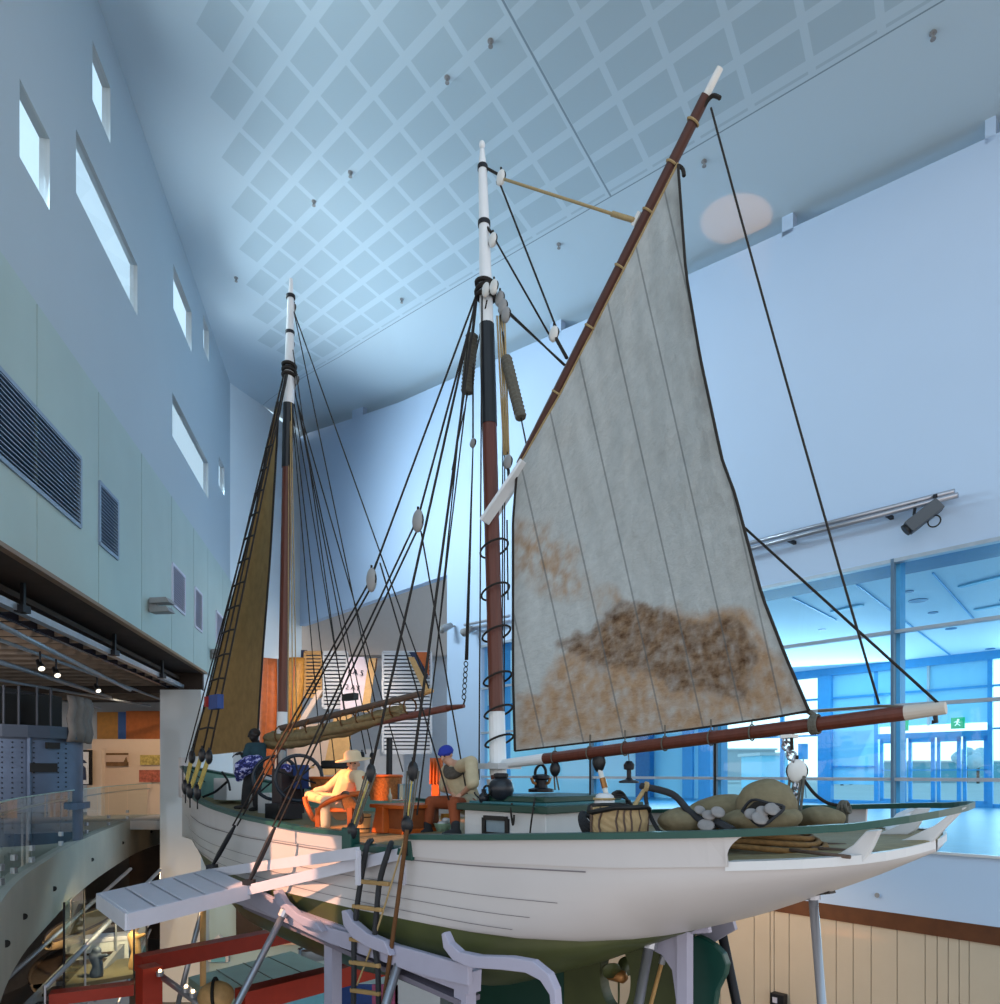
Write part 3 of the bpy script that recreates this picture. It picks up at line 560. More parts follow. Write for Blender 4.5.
# white knees carrying the open stern rail
def knee(s, side, lean=.25, w=.16):
    a = S(s, side * (hbr(s) - .02), zr(s) - .03); b = S(s + .05, side * (hd(s) - .02), zd(s) + .02); inn = (-SN * side)
    o = SD * w / 2
    pr = [a, a + inn * .16, b + inn * .2 + V((0, 0, .14)), b + inn * .62 + V((0, 0, .02)), b + inn * .62, b]
    return MB().prism([p - o * .5 for p in pr], o)
B(MB().prism([Q(x, y, -1.12) for x, y in ((827, 857), (840, 853), (853, 845), (866, 831), (879, 830), (871, 848), (862, 863), (845, 860))], SN * .09), 'stern_knee', 'white_paint', ship, bevel=.008)
B(knee(.7, 1), 'stern_knee', 'white_paint', ship, bevel=.008)
for q0, pr in ((-.1, ((966, 807), (957, 809), (936, 825), (906, 839), (872, 846), (868, 852), (905, 853), (926, 850), (938, 836))), (.5, ((930, 808), (917, 808), (902, 824), (878, 834), (872, 839), (902, 838), (916, 830)))):
    B(MB().prism([Q(x, y, q0) - SN * .04 for x, y in pr], SN * .08), 'stern_knee', 'white_paint', ship, bevel=.006)
m = MB(); rr_ = []
for i in range(9):
    a = i / 8 * math.pi / 2; f = 1 - math.sin(a); zz = zd(1.1) + (zr(1.1) - .02 - zd(1.1)) * i / 8; s_ = 1.13 - .11 * (i / 8) ** 3; rr_.append([S(1.14, -hbr(1.14) + .012 + .03 * (1 - i / 8), zz), S(s_, -hbr(s_) + .012 + .03 * (1 - i / 8), zz)])
B(m.grid(rr_), 'bulwark_end', 'hull_white', ship, solid=.03)
# keel, deadwood with aperture, rudder, propeller
m = MB(); kp = [(3.9, -2.2), (6, -2.55), (9, -2.5), (11.5, -2.15), (13, -1.75), (13.6, -1.7), (12.6, -2.3), (11, -2.75), (6, -3.05), (3.9, -3.1)]
m.prism([S(s, -.09, z) for s, z in kp], SN * .18); B(m, 'keel', 'dark_green', ship)
def deadwood():
    c = Q(619, 976); cs = (c - ST).dot(SD); out, inn = [], []
    outer = [(2.32, -1.45), (2.32, -2.2), (2.32, -3.1), (3.1, -3.1), (4.0, -3.1), (4.0, -2.6), (4.0, -2.15), (3.5, -2.0), (3.0, -1.8), (2.6, -1.55)]
    def ell(a): r = 1.0; return (cs + .2 * math.cos(a), c.z + .36 * math.sin(a))
    n = 40; ob = []
    for i in range(n):
        a = 2 * math.pi * i / n; dx, dz = math.cos(a), math.sin(a); best = 9
        for (x0, z0), (x1, z1) in zip(outer, outer[1:] + outer[:1]):
            ex, ez = x1 - x0, z1 - z0; dd = dx * ez - dz * ex
            if abs(dd) < 1e-9: continue
            t = ((x0 - cs) * ez - (z0 - c.z) * ex) / dd; v = ((x0 - cs) * dz - (z0 - c.z) * dx) / dd
            if t > 0 and -1e-6 <= v <= 1 + 1e-6: best = min(best, t)
        ob.append((cs + dx * best, c.z + dz * best))
    m = MB()
    for q in (-.08, .08): m.grid([[S(*(lambda e: (e[0], q, e[1]))(ell(2 * math.pi * i / n))), S(ob[i % n][0], q, ob[i % n][1])] for i in range(n + 1)])
    m.grid([[S(ell(2 * math.pi * i / n)[0], -.08, ell(2 * math.pi * i / n)[1]), S(ell(2 * math.pi * i / n)[0], .08, ell(2 * math.pi * i / n)[1])] for i in range(n + 1)])
    m.grid([[S(ob[i % n][0], -.08, ob[i % n][1]), S(ob[i % n][0], .08, ob[i % n][1])] for i in range(n + 1)])
    return m, cs, c
dm, pcs, pc = deadwood(); B(dm, 'deadwood', 'hull_green', ship)
prop = B(MB().lathe([(.03, -.12), (.07, -.08), (.07, .1), (.02, .14)], S(pcs + .02, 0, pc.z), SD, 14), 'propeller_hub', 'copper', ship, smooth=True)
for k in range(3):
    a = .5 + k * 2.094; dv = SN * math.cos(a) + V((0, 0, 1)) * math.sin(a); tv = (SN * -math.sin(a) + V((0, 0, 1)) * math.cos(a)); c = S(pcs, 0, pc.z)
    m = MB(); rws = []
    for i in range(7):
        t = i / 6; wd = .09 * math.sin(math.pi * (.15 + .8 * t)) + .012; tw = (tv * .8 + SD * .6) * wd
        rws.append([c + dv * (.05 + .26 * t) - tw, c + dv * (.05 + .26 * t) + tw])
    m.grid(rws); B(m, 'blade', 'hull_green', prop, solid=.015, smooth=True)
rp = [(690, 947), (693, 937), (699, 935), (706, 938), (716, 944), (725, 953), (729, 964), (727, 974), (719, 990), (716, 1010), (712, 1060), (686, 1060), (686, 1000)]
m = MB(); m.prism([Q(x, y) - SN * .05 for x, y in rp], SN * .1); B(m, 'rudder', M('rudder_green', '#0f4038', .35), ship, bevel=.012)
m = MB(); m.tube([Q(689, 1050), Q(690, 925)], .05, 10); B(m, 'rudder_stock', 'dark_green', ship)
# ---------------- spars
def spar(name, a, b, r0, r1, mat, parent=ship, n=14, belly=0, cap=True):
    a, b = V(a), V(b); k = 8
    return B(MB().tube([a.lerp(b, i / k) for i in range(k + 1)], [r0 + (r1 - r0) * i / k + belly * math.sin(math.pi * i / k) for i in range(k + 1)], n), name, mat, parent, smooth=False)
def mpt(px0, py0, px1, py1, y): t = (y - py0) / (py1 - py0); return Q(px0 + (px1 - px0) * t, y)
def band_at(p, r, parent, mat='iron', h=.028, nm='mast_band'): B(MB().lathe([(r, -h), (r + .012, -h), (r + .012, h), (r, h)], p, (0, 0, 1), 16), nm, mat, parent)
# mizzen mast (nearer, right)
Zm = lambda y: mpt(482, 143, 499, 800, y)
miz = spar('mizzen_mast', Zm(826), Zm(775), .10, .10, 'mast_brown')
spar('mast_foot', Zm(775), Zm(712), .112, .105, 'mast_white', miz); spar('mast_pole', Zm(712), Zm(425), .10, .097, 'mast_brown', miz); spar('mast_doubling', Zm(425), Zm(325), .105, .098, 'mast_black', miz); spar('mast_head', Zm(325), Zm(165), .092, .056, 'mast_white', miz); spar('mast_tip', Zm(165), Zm(150), .05, .03, 'mast_white', miz)
B(MB().ball(Zm(145), .04, .04, .055), 'mast_cap', 'mast_white', miz, smooth=True)
for y, r in ((168, .055), (224, .07)): band_at(Zm(y), r, miz)
m = MB(); m.ring(Zm(285), (0.2, 0, 1), .12, .03); m.ring(Zm(291), (-.15, .1, 1), .125, .03); m.ring(Zm(297), (.1, -.1, 1), .12, .028); B(m, 'rope_collar', 'rope_dark', miz)
m = MB(); m.lathe([(.10, .0), (.14, .16), (.17, .30), (.14, .30), (.1, .3)], Zm(803), (0, 0, 1), 6); B(m, 'mast_step', 'white_paint', miz)
m = MB(); c = Zm(763); m.bx(c + V((0, 0, -.04)), .42, .42, .07, .8); B(m, 'mast_collar', 'white_paint', miz)
# main mast (farther, left)
Zn = lambda y: mpt(291, 280, 282, 745, y)
mn = spar('main_mast', Zn(800), Zn(735), .09, .09, 'mast_brown')
spar('mast_foot', Zn(735), Zn(712), .098, .098, 'mast_white', mn); spar('mast_pole', Zn(712), Zn(468), .088, .088, 'mast_brown', mn); spar('mast_doubling', Zn(468), Zn(404), .10, .095, 'mast_black', mn); spar('mast_head', Zn(404), Zn(372), .10, .092, 'mast_white', mn); spar('mast_head', Zn(366), Zn(295), .085, .055, 'mast_white', mn); spar('mast_tip', Zn(295), Zn(279), .045, .03, 'mast_white', mn)
m = MB(); [m.ring(Zn(y), (.1, .1, 1), .105, .035) for y in (366, 371, 376)]; B(m, 'rope_collar', 'rope_dark', mn)
for y in (297, 333): band_at(Zn(y), .068, mn)
# mizzen boom, gaff and jaws
bs, be = Q(487, 766), Q(945, 708)
bt = lambda px: Q(px, 766 - (px - 487) / 458 * 58)
boom = spar('mizzen_boom', bt(545), bt(905), .066, .062, 'mast_brown'); spar('boom_jaw', bt(490), bt(545), .055, .066, 'mast_white', boom); spar('boom_end', bt(905), bt(946), .062, .05, M('boom_grey', '#b9b0a6', .6), boom)
m = MB(); m.bar(Q(784, 737), Q(795, 736), .16, .03); B(m, 'boom_strap', 'block_white', boom)
m = MB(); m.tube([Q(935, 714), Q(936, 722), Q(932, 722)], .018, 6); B(m, 'boom_hook', 'iron', boom)
g0, g1 = Q(487, 519, -.12), Q(720, 68)
gx = lambda px: 461 - (px - 523) * 1.995
gp = lambda px: Q(px, gx(px), 0)
gaff = spar('mizzen_gaff', gp(521), gp(706), .066, .052, 'spar_brown'); spar('gaff_end', gp(706), gp(720), .038, .034, 'block_white', gaff)
m = MB(); m.bar(Q(484, 522, -.18), Q(525, 462, -.05), .05, .16, SN); m.bar(Q(488, 524, .1), Q(525, 464, .02), .05, .16, SN); B(m, 'gaff_jaw', 'mast_white', gaff, bevel=.01)
for px in (557, 590, 620, 648, 672, 693): B(MB().ring(gp(px), (g1 - g0), .062, .012, 12, 5), 'gaff_lashing', 'rope_tan', gaff)
for pp_ in ([gp(703) + V((0, 0, -.05)), Q(712, 96), Q(720, 98)], [gp(672), Q(682, 168), Q(684, 176)]): B(MB().tube(smoothpath(pp_, 5), .02, 6), 'gaff_rope_end', 'rope_dark', gaff)
# mizzen sail
LE = [(678, 167), (686, 275), (700, 358), (722, 460), (735, 495), (762, 596), (785, 655), (809, 711)]
LU = [(517, 468), (513, 520), (513, 600), (513, 680), (515, 751)]
def along(pts, t):
    ds = [0]
    for a, b in zip(pts, pts[1:]): ds.append(ds[-1] + math.hypot(b[0] - a[0], b[1] - a[1]))
    d = t * ds[-1]
    for i in range(len(pts) - 1):
        if d <= ds[i + 1] + 1e-9:
            k = (d - ds[i]) / (ds[i + 1] - ds[i]); return (pts[i][0] + (pts[i + 1][0] - pts[i][0]) * k, pts[i][1] + (pts[i + 1][1] - pts[i][1]) * k)
    return pts[-1]
FOOT = [(515, 751), (600, 741), (700, 728), (770, 718), (809, 711)]; HEAD = [(517, 470), (560, 396), (600, 318), (640, 240), (678, 165)]
def inpoly(x, y, pg):
    c = False
    for (x0, y0), (x1, y1) in zip(pg, pg[1:] + pg[:1]):
        if (y0 > y) != (y1 > y) and x < (x1 - x0) * (y - y0) / (y1 - y0) + x0: c = not c
    return c
def pdist(x, y, pg):
    d = 1e9
    for (x0, y0), (x1, y1) in zip(pg, pg[1:] + pg[:1]):
        L2 = (x1 - x0) ** 2 + (y1 - y0) ** 2; t = max(0, min(1, ((x - x0) * (x1 - x0) + (y - y0) * (y1 - y0)) / L2)); d = min(d, math.hypot(x - x0 - t * (x1 - x0), y - y0 - t * (y1 - y0)))
    return -d if inpoly(x, y, pg) else d
STN = [(560, 646), (600, 618), (622, 604), (650, 605), (690, 616), (735, 622), (760, 650), (745, 700), (690, 690), (640, 676), (600, 668)]
STN2 = [(640, 620), (690, 614), (742, 650), (748, 682), (700, 672), (640, 660)]
STN3 = [(516, 696), (540, 690), (560, 655), (600, 625), (640, 606), (745, 612), (768, 636), (806, 706), (700, 730), (516, 748)]
STN4 = [(514, 520), (570, 545), (580, 590), (625, 602), (600, 612), (560, 590), (516, 575)]
def soft(d, w): return max(0.0, min(1.0, .5 - d / (2 * w)))
NXs, NYs = 130, 170; m = MB(); rws = []; attr = []; uvs = []; uv2 = []
for i in range(NYs + 1):
    v = i / NYs; row = []
    for j in range(NXs + 1):
        u = j / NXs; a, b = along(LU, 1 - v), along(LE, 1 - v); c, d = along(FOOT, u), along(HEAD, u)
        x = (1 - u) * a[0] + u * b[0] + (1 - v) * c[0] + v * d[0] - ((1 - u) * (1 - v) * 515 + u * (1 - v) * 809 + (1 - u) * v * 517 + u * v * 678)
        y = (1 - u) * a[1] + u * b[1] + (1 - v) * c[1] + v * d[1] - ((1 - u) * (1 - v) * 751 + u * (1 - v) * 711 + (1 - u) * v * 468 + u * v * 167)
        nz_ = noise.noise(V((x / 45, y / 45, 3)));
        q = .28 * math.sin(math.pi * min(1, u * 1.05)) * math.sin(math.pi * (.12 + .83 * v)) * .9 - .06 + .018 * nz_ + .012 * noise.noise(V((x / 14, y / 50, 9))) * (1 + 2 * v * v)
        p = Q(x, y, q); row.append(p)
        n1, n2 = noise.fractal(V((x / 30, y / 30, 1)), .8, 2.2, 4), noise.fractal(V((x / 9, y / 13, 5)), .8, 2.1, 4)
        s1 = soft(pdist(x, y, STN) + 8 * n1 + 5 * n2, 3.5) * (.85 + .4 * n2); s2 = soft(pdist(x, y, STN2) + 16 * n1, 12) * (.55 + .6 * n2); s3 = soft(pdist(x, y, STN3) + 7 * n1 + 5 * n2, 5) * (.8 + .5 * n2); s4 = soft(pdist(x, y, STN4) + 16 * n1, 14) * (.6 + .8 * n2)
        edge = soft(((1 - u) * (b[0] - a[0]) - 8) + 8 * n1, 8) * .5 + soft(u * (b[0] - a[0]) - 6, 9) * .35
        attr.append((max(0, min(1, max(s1 * .8, s2 * .95))), max(0, min(1, max(s3, s4 * .9, s1 * .6))), max(0, min(1, edge + .12 * n2)), 1))
        uvs.append((((x - .225 * (y - 460) - 561) / 41 + .5) / 6.2, v))
    rws.append(row)
m.grid(rws)
# cloth seams run parallel to the leech: distance from it in cloth widths
m.uv = {'canvas': uvs}
sail = B(m, 'mizzen_sail', 'canvas_brown', ship, lb='large stained cream mizzen sail', smooth=True)
ca = sail.data.color_attributes.new('stain', 'FLOAT_COLOR', 'POINT')
for i, c in enumerate(attr): ca.data[i].color = c
sm_ = bpy.data.materials.new('sail_canvas'); sm_.use_nodes = True; nt = sm_.node_tree; bs_ = nt.nodes['Principled BSDF']; bs_.inputs['Roughness'].default_value = .92; bs_.inputs['Specular IOR Level'].default_value = .1
at = N('ShaderNodeAttribute', attribute_name='stain'); sp = N('ShaderNodeSeparateColor'); nt.links.new(at.outputs['Color'], sp.inputs[0])
uvn = N('ShaderNodeUVMap', uv_map='canvas'); su = N('ShaderNodeSeparateXYZ'); nt.links.new(uvn.outputs[0], su.inputs[0])
nz = N('ShaderNodeTexNoise'); nz.inputs['Scale'].default_value = 26; nz.inputs['Detail'].default_value = 9; nz.inputs['Roughness'].default_value = .72; mp = N('ShaderNodeMapping'); mp.inputs['Scale'].default_value = (1, 1.6, 1); nt.links.new(uvn.outputs[0], mp.inputs[0]); nt.links.new(mp.outputs[0], nz.inputs['Vector'])
def mixc(fac, a, b):
    x = N('ShaderNodeMix', data_type='RGBA')
    for nm, c in (('A', a), ('B', b)):
        if hasattr(c, 'is_output'): nt.links.new(c, x.inputs[nm])
        else: x.inputs[nm].default_value = (*lin(c), 1)
    if hasattr(fac, 'is_output'): nt.links.new(fac, x.inputs['Factor'])
    else: x.inputs['Factor'].default_value = fac
    return x.outputs['Result']
base = mixc(nz.outputs['Fac'], '#979da0', '#c0c5c5')
nz3 = N('ShaderNodeTexNoise'); nz3.inputs['Scale'].default_value = 1.0; nz3.inputs['Detail'].default_value = 8; nz3.inputs['Roughness'].default_value = .75; mp3 = N('ShaderNodeMapping'); mp3.inputs['Scale'].default_value = (14, 45, 1); mp3.inputs['Rotation'].default_value = (0, 0, -.2); nt.links.new(uvn.outputs[0], mp3.inputs[0]); nt.links.new(mp3.outputs[0], nz3.inputs['Vector'])
c0 = mixc(mth('MULTIPLY', sp.outputs[1], .85), base, '#a3825f')
c1 = mixc(mth('MULTIPLY', mth('MAXIMUM', mth('MULTIPLY_ADD', nz3.outputs['Fac'], 3.2, -1.45), 0.0), mth('MULTIPLY', sp.outputs[1], .6)), c0, '#6a4a33'); nz2 = N('ShaderNodeTexNoise'); nz2.inputs['Scale'].default_value = 1.0; nz2.inputs['Detail'].default_value = 8; nz2.inputs['Roughness'].default_value = .7; mp2 = N('ShaderNodeMapping'); mp2.inputs['Scale'].default_value = (22, 60, 1); mp2.inputs['Rotation'].default_value = (0, 0, .25); nt.links.new(uvn.outputs[0], mp2.inputs[0]); nt.links.new(mp2.outputs[0], nz2.inputs['Vector'])
wv = mth('MULTIPLY_ADD', nz2.outputs['Fac'], 2.6, -.55)
c2 = mixc(mth('MINIMUM', mth('MULTIPLY', sp.outputs[0], mth('MAXIMUM', wv, .25)), .95), c1, '#47301f'); c3 = mixc(mth('MULTIPLY', sp.outputs[2], .7), c2, '#4a4030')
sl = mth('LESS_THAN', mth('ABSOLUTE', mth('SUBTRACT', mth('FRACT', mth('MULTIPLY', su.outputs[0], 6.2)), .5)), .022)
c4 = mixc(mth('MULTIPLY', sl, .55), c3, '#5a5f62'); nt.links.new(c4, bs_.inputs['Base Color'])
bp = N('ShaderNodeBump'); bp.inputs['Strength'].default_value = .7; bp.inputs['Distance'].default_value = .04; nt.links.new(nz.outputs['Fac'], bp.inputs['Height']); nt.links.new(bp.outputs[0], bs_.inputs['Normal'])
sail.data.materials[0] = sm_
m = MB(); m.tube([rws[i][-1] for i in range(0, NYs + 1, 5)], .014, 6); B(m, 'leech_rope', 'rope_dark', sail)
m = MB(); m.tube([rws[i][0] for i in range(0, NYs + 1, 5)], .018, 6); m.tube([rws[0][j] for j in range(0, NXs + 1, 5)], .012, 6); B(m, 'luff_rope', 'rope_dark', sail)
m = MB(); m.tube([rws[-1][j] + V((0, 0, .02)) for j in range(0, NXs + 1, 5)], .012, 6); B(m, 'head_rope', 'rope_tan', sail)
m = MB()
for px in (555, 590, 625, 665, 711, 752):
    m = MB(); c = bt(px); m.ring(c, SD, .075, .008, 14, 4); m.tube([c + V((0, 0, .07)), Q(px, 744 - (px - 515) / 294 * 37)], .007, 5); B(m, 'foot_lacing', 'rope_grey', sail)
m = MB(); c = Q(812, 711); [m.ring(bt(812 + 2 * k), SD, .082, .012, 14, 5) for k in range(4)]; m.tube([Q(808, 711), bt(816) + V((0, 0, .07))], .025, 6); m.tube([Q(818, 711), Q(880, 706), Q(932, 708)], .012, 5); B(m, 'clew_lashing', 'rope_grey', sail)
# mast hoops
for y in (549, 592, 634, 679, 712, 741):
    c = Zm(y) - SD * .03; m = MB(); a = (V((0, 0, 1)) + SD * .42).normalized(); x = SN; yv = a.cross(x)
    m.tube([c + x * .17 * math.cos(t) + yv * .2 * math.sin(t) for t in [2 * math.pi * i / 24 for i in range(24)]], .014, 6, closed=True); B(m, 'mast_hoop', 'rope_dark', miz)
# main sail furled between boom and gaff
mb0, mb1 = Q(272, 742), Q(464, 706)
mboom = spar('main_boom', Q(300, 738), Q(448, 708), .05, .05, M('boom_red', '#6b4038', .5), ship); spar('boom_end', Q(448, 708), Q(464, 706), .045, .025, 'mast_brown', mboom)
mgaff = spar('main_gaff', Q(282, 728, -.05), Q(424, 693, -.05), .055, .045, 'old_wood'); spar('gaff_end', Q(422, 693.5, -.05), Q(432, 690.5, -.05), .04, .035, 'tan_wood', mgaff)
m = MB(); pts = [(272, 741), (285, 740), (300, 738), (315, 735), (330, 731), (345, 727.5), (360, 723), (375, 719), (390, 714), (402, 710)]
for k in range(5):
    ph = k * 1.25; pp = []; rr = []
    for i, (x, y) in enumerate(pts):
        t = i / 9; sz = (.125 - .06 * t); pp.append(Q(x, y) + (SN * math.cos(ph + t * 2) + V((0, 0, 1)) * math.sin(ph + t * 2)) * sz * .75); rr.append(sz * .72 * (1 + .12 * math.sin(i * 2.1 + k)))
    m.tube(smoothpath(pp, 4), [interp([(i * 4, r) for i, r in enumerate(rr)], z) for z in range(len(pts) * 4 - 3)], 10)
for i, v in enumerate(m.v): m.v[i] = v + V((0, 0, 1)) * .022 * noise.noise(v * 9) + SN * .03 * noise.noise(V((v.z * 28, v.x * 3, v.y * 3)))
fs = B(m, 'furled_mainsail', 'canvas_furled', ship, smooth=True, lb='furled dun canvas')
for px in (284, 297, 314, 331, 348, 363, 379, 396, 410):
    t = (px - 272) / 130; m = MB(); c = Q(px, 741 - 30 * t - 3); m.ring(c, SD, .19 - .07 * t, .013, 16, 5); B(m, 'sail_gasket', 'rope_brown', fs)
m = MB(); m.bx(Q(350, 697, .3), .34, .1, .11, -.75); B(m, 'cleat_box', 'black', ship)
# staysail at the bow
JL = [(277, 402), (272, 425), (255, 512), (232, 600), (210, 690), (196, 735), (190, 757)]; JR = [(278.5, 402), (277, 440), (270, 560), (263, 650), (259, 710), (257, 750)]
rws2 = []
for i in range(31):
    t = i / 30; a, b = along(JL, t), along(JR, t); rws2.append([Q(a[0] + (b[0] - a[0]) * j / 16, a[1] + (b[1] - a[1]) * j / 16, .35 * t * math.sin(math.pi * j / 16) * .6 + .12 * t + .015 * noise.noise(V((j * .9, i * .35, 2)))) for j in range(17)])
m = MB().grid(rws2)
js = B(m, 'staysail', 'canvas_brown', ship, smooth=True, lb='tan-brown staysail at the bow')
m = MB(); m.tube([r[-1] for r in rws2], .02, 6); m.tube([r[0] for r in rws2], .02, 6); B(m, 'bolt_rope', 'rope_dark', js)
# ---------------- rigging
def rope(nm, pts, r=.012, mat='rope_dark', d=0.0, parent=ship):
    if len(pts) == 2: pts = sag(pts[0], pts[1], d)
    return B(MB().tube(pts, r, 5), nm, mat, parent, smooth=True)
def block(p, r=.075, mat='block_black', ax=None, parent=ship, nm='block', el=1.35):
    d = (ax or SN).normalized(); up = V((0, 0, 1)); x = d.cross(up).normalized(); m = MB(); m.ball(p, r * .55, r, r * el, (d, x, up), 14, 8)
    o = B(m, nm, mat, parent, smooth=True); m = MB(); m.tube([p + up * r * el * .8 + x * .0, p + up * (r * el + .03)], .014, 6); m.ring(p, d, r * 1.02, .009, 18, 5); B(m, 'strop', 'rope_dark' if mat != 'block_black' else 'iron', o); return o
MH = lambda: Zn(368); ZH = lambda: Zm(292)
# near-side fore shrouds with ratlines, left of the staysail
shr = [((284, 374), (192, 757), -1.45), ((286, 374), (202, 755), -1.5), ((287.5, 374), (209, 757), -1.55)]
shp = []
for (a, b, q) in shr:
    pa, pb = Q(*a, -.1), Q(*b, q); rope('shroud', [pa, pb], .016); shp.append((pa, pb))
for k in range(13):
    t = .2 + k * .061; m = MB(); m.tube([shp[0][0].lerp(shp[0][1], t) - SD * -.02, shp[1][0].lerp(shp[1][1], t), shp[2][0].lerp(shp[2][1], t)], .017, 5); B(m, 'ratline', 'rope_dark', ship)
for (ux, uy), (lx, ly), q in (((192, 757), (185.5, 787), -1.42), ((202, 755), (190, 791), -1.5), ((209, 757), (197.5, 792), -1.58)):
    u_, l_ = Q(ux, uy, q), Q(lx, ly, q - .03); block(u_, .09, nm='deadeye', ax=SN); block(l_, .10, nm='deadeye', ax=SN)
    for o in (-.05, .0, .05): rope('lanyard', [u_ + SD * o, l_ + SD * o], .016, 'rope_yellow')
    rope('chain_plate', [l_, l_ - V((0, 0, .28))], .012, 'iron')
m = MB(); m.box(Q(216, 702, -1.6), SD * .16, SN * .05, V((0, 0, .11))); nb = B(m, 'lamp_board', 'blue_marker', ship, lb='blue light board on the shrouds'); m = MB(); m.box(Q(209.5, 702, -1.62), SD * .035, SN * .07, V((0, 0, .08))); B(m, 'lamp', 'red_marker', nb)
rope('forestay', [Zn(372), Q(184, 768)], .014); rope('bow_line', [Q(183, 765), Q(183, 788, -1.3)], .012); rope('bow_line', [Q(183, 765), Q(205, 782)], .01)
# main halyards and far shrouds fanning right
for a, b, q0, q1, r in (((294, 312), (430, 692), 0, -.05, .011), ((294, 312), (376, 707), 0, 0, .010), ((293, 350), (345, 716), 0, 0, .010), ((292, 376), (366, 754), .1, 1.7, .012), ((292, 378), (373, 755), .1, 1.75, .012), ((291, 380), (403, 772), .1, 1.8, .012), ((291, 384), (360, 800), .05, .6, .010), ((290, 386), (339, 800), .05, .4, .010), ((290, 388), (324, 790), 0, .3, .010), ((289, 392), (288, 740), 0, -.1, .010), ((290, 392), (293, 742), 0, -.1, .010), ((291, 392), (297, 738), 0, 0, .010)):
    rope('halyard', [Q(*a, q0), Q(*b, q1)], r, 'rope_dark' if b[0] > 300 else 'rope_tan')
for p in ((294, 308), (292.5, 345), (294, 385), (291, 392), (297, 380)): block(Q(*p, .08), .06, 'block_grey')
for p, q in (((345, 771), .5), ((362, 756), 1.6), ((372, 757), 1.7)): block(Q(*p, q), .07)
# mizzen shrouds, stays and the gangway tackles
for a, b, q in (((476, 300), (371, 771), -2.05), ((476, 305), (413, 766), -2.05)): rope('shroud', [Q(*a, -.1), Q(*b, q)], .016)
for (ux, uy), (lx, ly) in (((371, 773), (352, 831)), ((413, 771), (407, 825))):
    u_, l_ = Q(ux, uy, -2.03), Q(lx, ly, -2.05); block(u_, .07, nm='deadeye', el=1.5); block(l_, .08, nm='deadeye', el=1.2)
    for o in (-.09, -.05, 0, .05, .09): rope('lanyard', [u_ + SD * o, l_ + SD * o * .6], .009, 'rope_grey' if o else 'rope_yellow')
    rope('chain_plate', [l_, l_ - V((0, 0, .3))], .014, 'iron')
for a, b, q0, q1 in (((476, 296), (377, 562), -.1, -1.2), ((477, 300), (417, 522), -.1, -1.2)): rope('backstay', [Q(*a, q0), Q(*b, q1)], .014)
block(Q(371.5, 580, -1.25), .09, 'block_grey', el=1.7); block(Q(418, 521, -1.22), .09, 'block_grey', el=1.5)
rope('pendant', [Q(377, 562, -1.2), Q(372, 575, -1.25)], .016)
for a, b, q0, q1 in (((380, 563), (449, 800), -1.2, -1.2), ((421, 531), (468, 800), -1.2, -.3), ((468, 340), (436, 660), -.1, -1.0), ((436, 660), (417, 815), -1.0, -1.6), ((482, 296), (479, 780), -.1, -.2), ((487, 300), (452, 470), -.1, .6)): rope('runner', [Q(*a, q0), Q(*b, q1)], .010)
rope('topping_lift', [Q(473, 340), Q(473, 440)], .012); block(Q(473, 443), .05, 'block_grey')
for k in (-1.2, 0, 1.2): rope('topping_lift', [Q(473, 447), Q(466.5 + k, 660)], .009)
m = MB(); [m.ring(Q(466 - k * .35, 664 + k * 5.5), SN if k % 2 else SD, .035, .009, 10, 4) for k in range(7)]; B(m, 'chain', 'iron', ship); rope('topping_lift', [Q(465, 700), Q(463, 706)], .012)
m = MB(); m.tube(sag(Q(472, 335), Q(467, 393), 0, 30), [.075 + .012 * (i % 2) for i in range(31)], 9); B(m, 'chafing_gear', 'rope_grey', ship)
m = MB(); m.tube(sag(Q(506, 358), Q(521, 418), 0, 30), [.065 + .012 * (i % 2) for i in range(31)], 9); B(m, 'chafing_gear', 'rope_grey', ship)
rope('shroud', [Q(477, 298), Q(467, 393)], .012); rope('runner', [Q(467, 393), Q(440, 620, -.9)], .010)
rope('halyard', [Q(500, 312), Q(506, 358)], .012); rope('halyard', [Q(521, 418), Q(527, 448)], .010)
block(Q(501, 178), .075, 'block_white'); rope('strop_line', [Zm(168) + V((.05, 0, 0)), Q(499, 175)], .018); block(Q(493, 240), .07, 'block_white'); rope('strop_line', [Zm(224), Q(492, 233)], .02)
for p in ((500, 299), (506, 315), (503, 307)): block(Q(*p), .075, 'block_grey')
for p in ((486, 290), (494, 287)): block(Q(*p, -.1), .07, 'block_white')
rope('peak_halyard', [Q(503, 179), Q(615, 215)], .018, 'rope_tan'); rope('peak_bridle', [Q(612, 214), Q(635, 221)], .03, 'rope_tan'); m = MB(); m.bar(Q(633, 226), Q(640, 212), .05, .03, SN); B(m, 'bridle_cleat', 'block_white', gaff)
rope('peak_halyard', [Q(500, 184), Q(557, 330)], .013); rope('peak_halyard', [Q(496, 241), Q(549, 334)], .013); block(Q(554, 334), .07, 'block_white'); rope('pendant', [Q(556, 338), Q(567, 358)], .022); rope('peak_halyard', [Q(509, 312), Q(564, 365)], .013)
for k, x in enumerate((497, 499.5, 502, 504.5)): rope('throat_halyard', [Q(x, 316), Q(504 + k * 1.6, 455)], .012, 'rope_tan')
block(Q(508, 462), .07, 'block_grey'); rope('throat_halyard', [Q(508, 467), Q(510, 490)], .02)
for x in (503, 505): rope('halyard', [Q(x, 318, .08), Q(x - 1, 780, .1)], .009)
rope('jaw_line', [Q(507, 520), Q(508, 600)], .01)
rope('peak_lift', sag(Q(711, 108), Q(879, 704), .06, 14), .011); rope('quarter_lift', [Q(499, 305, .5), Q(938, 703, .3)], .013)
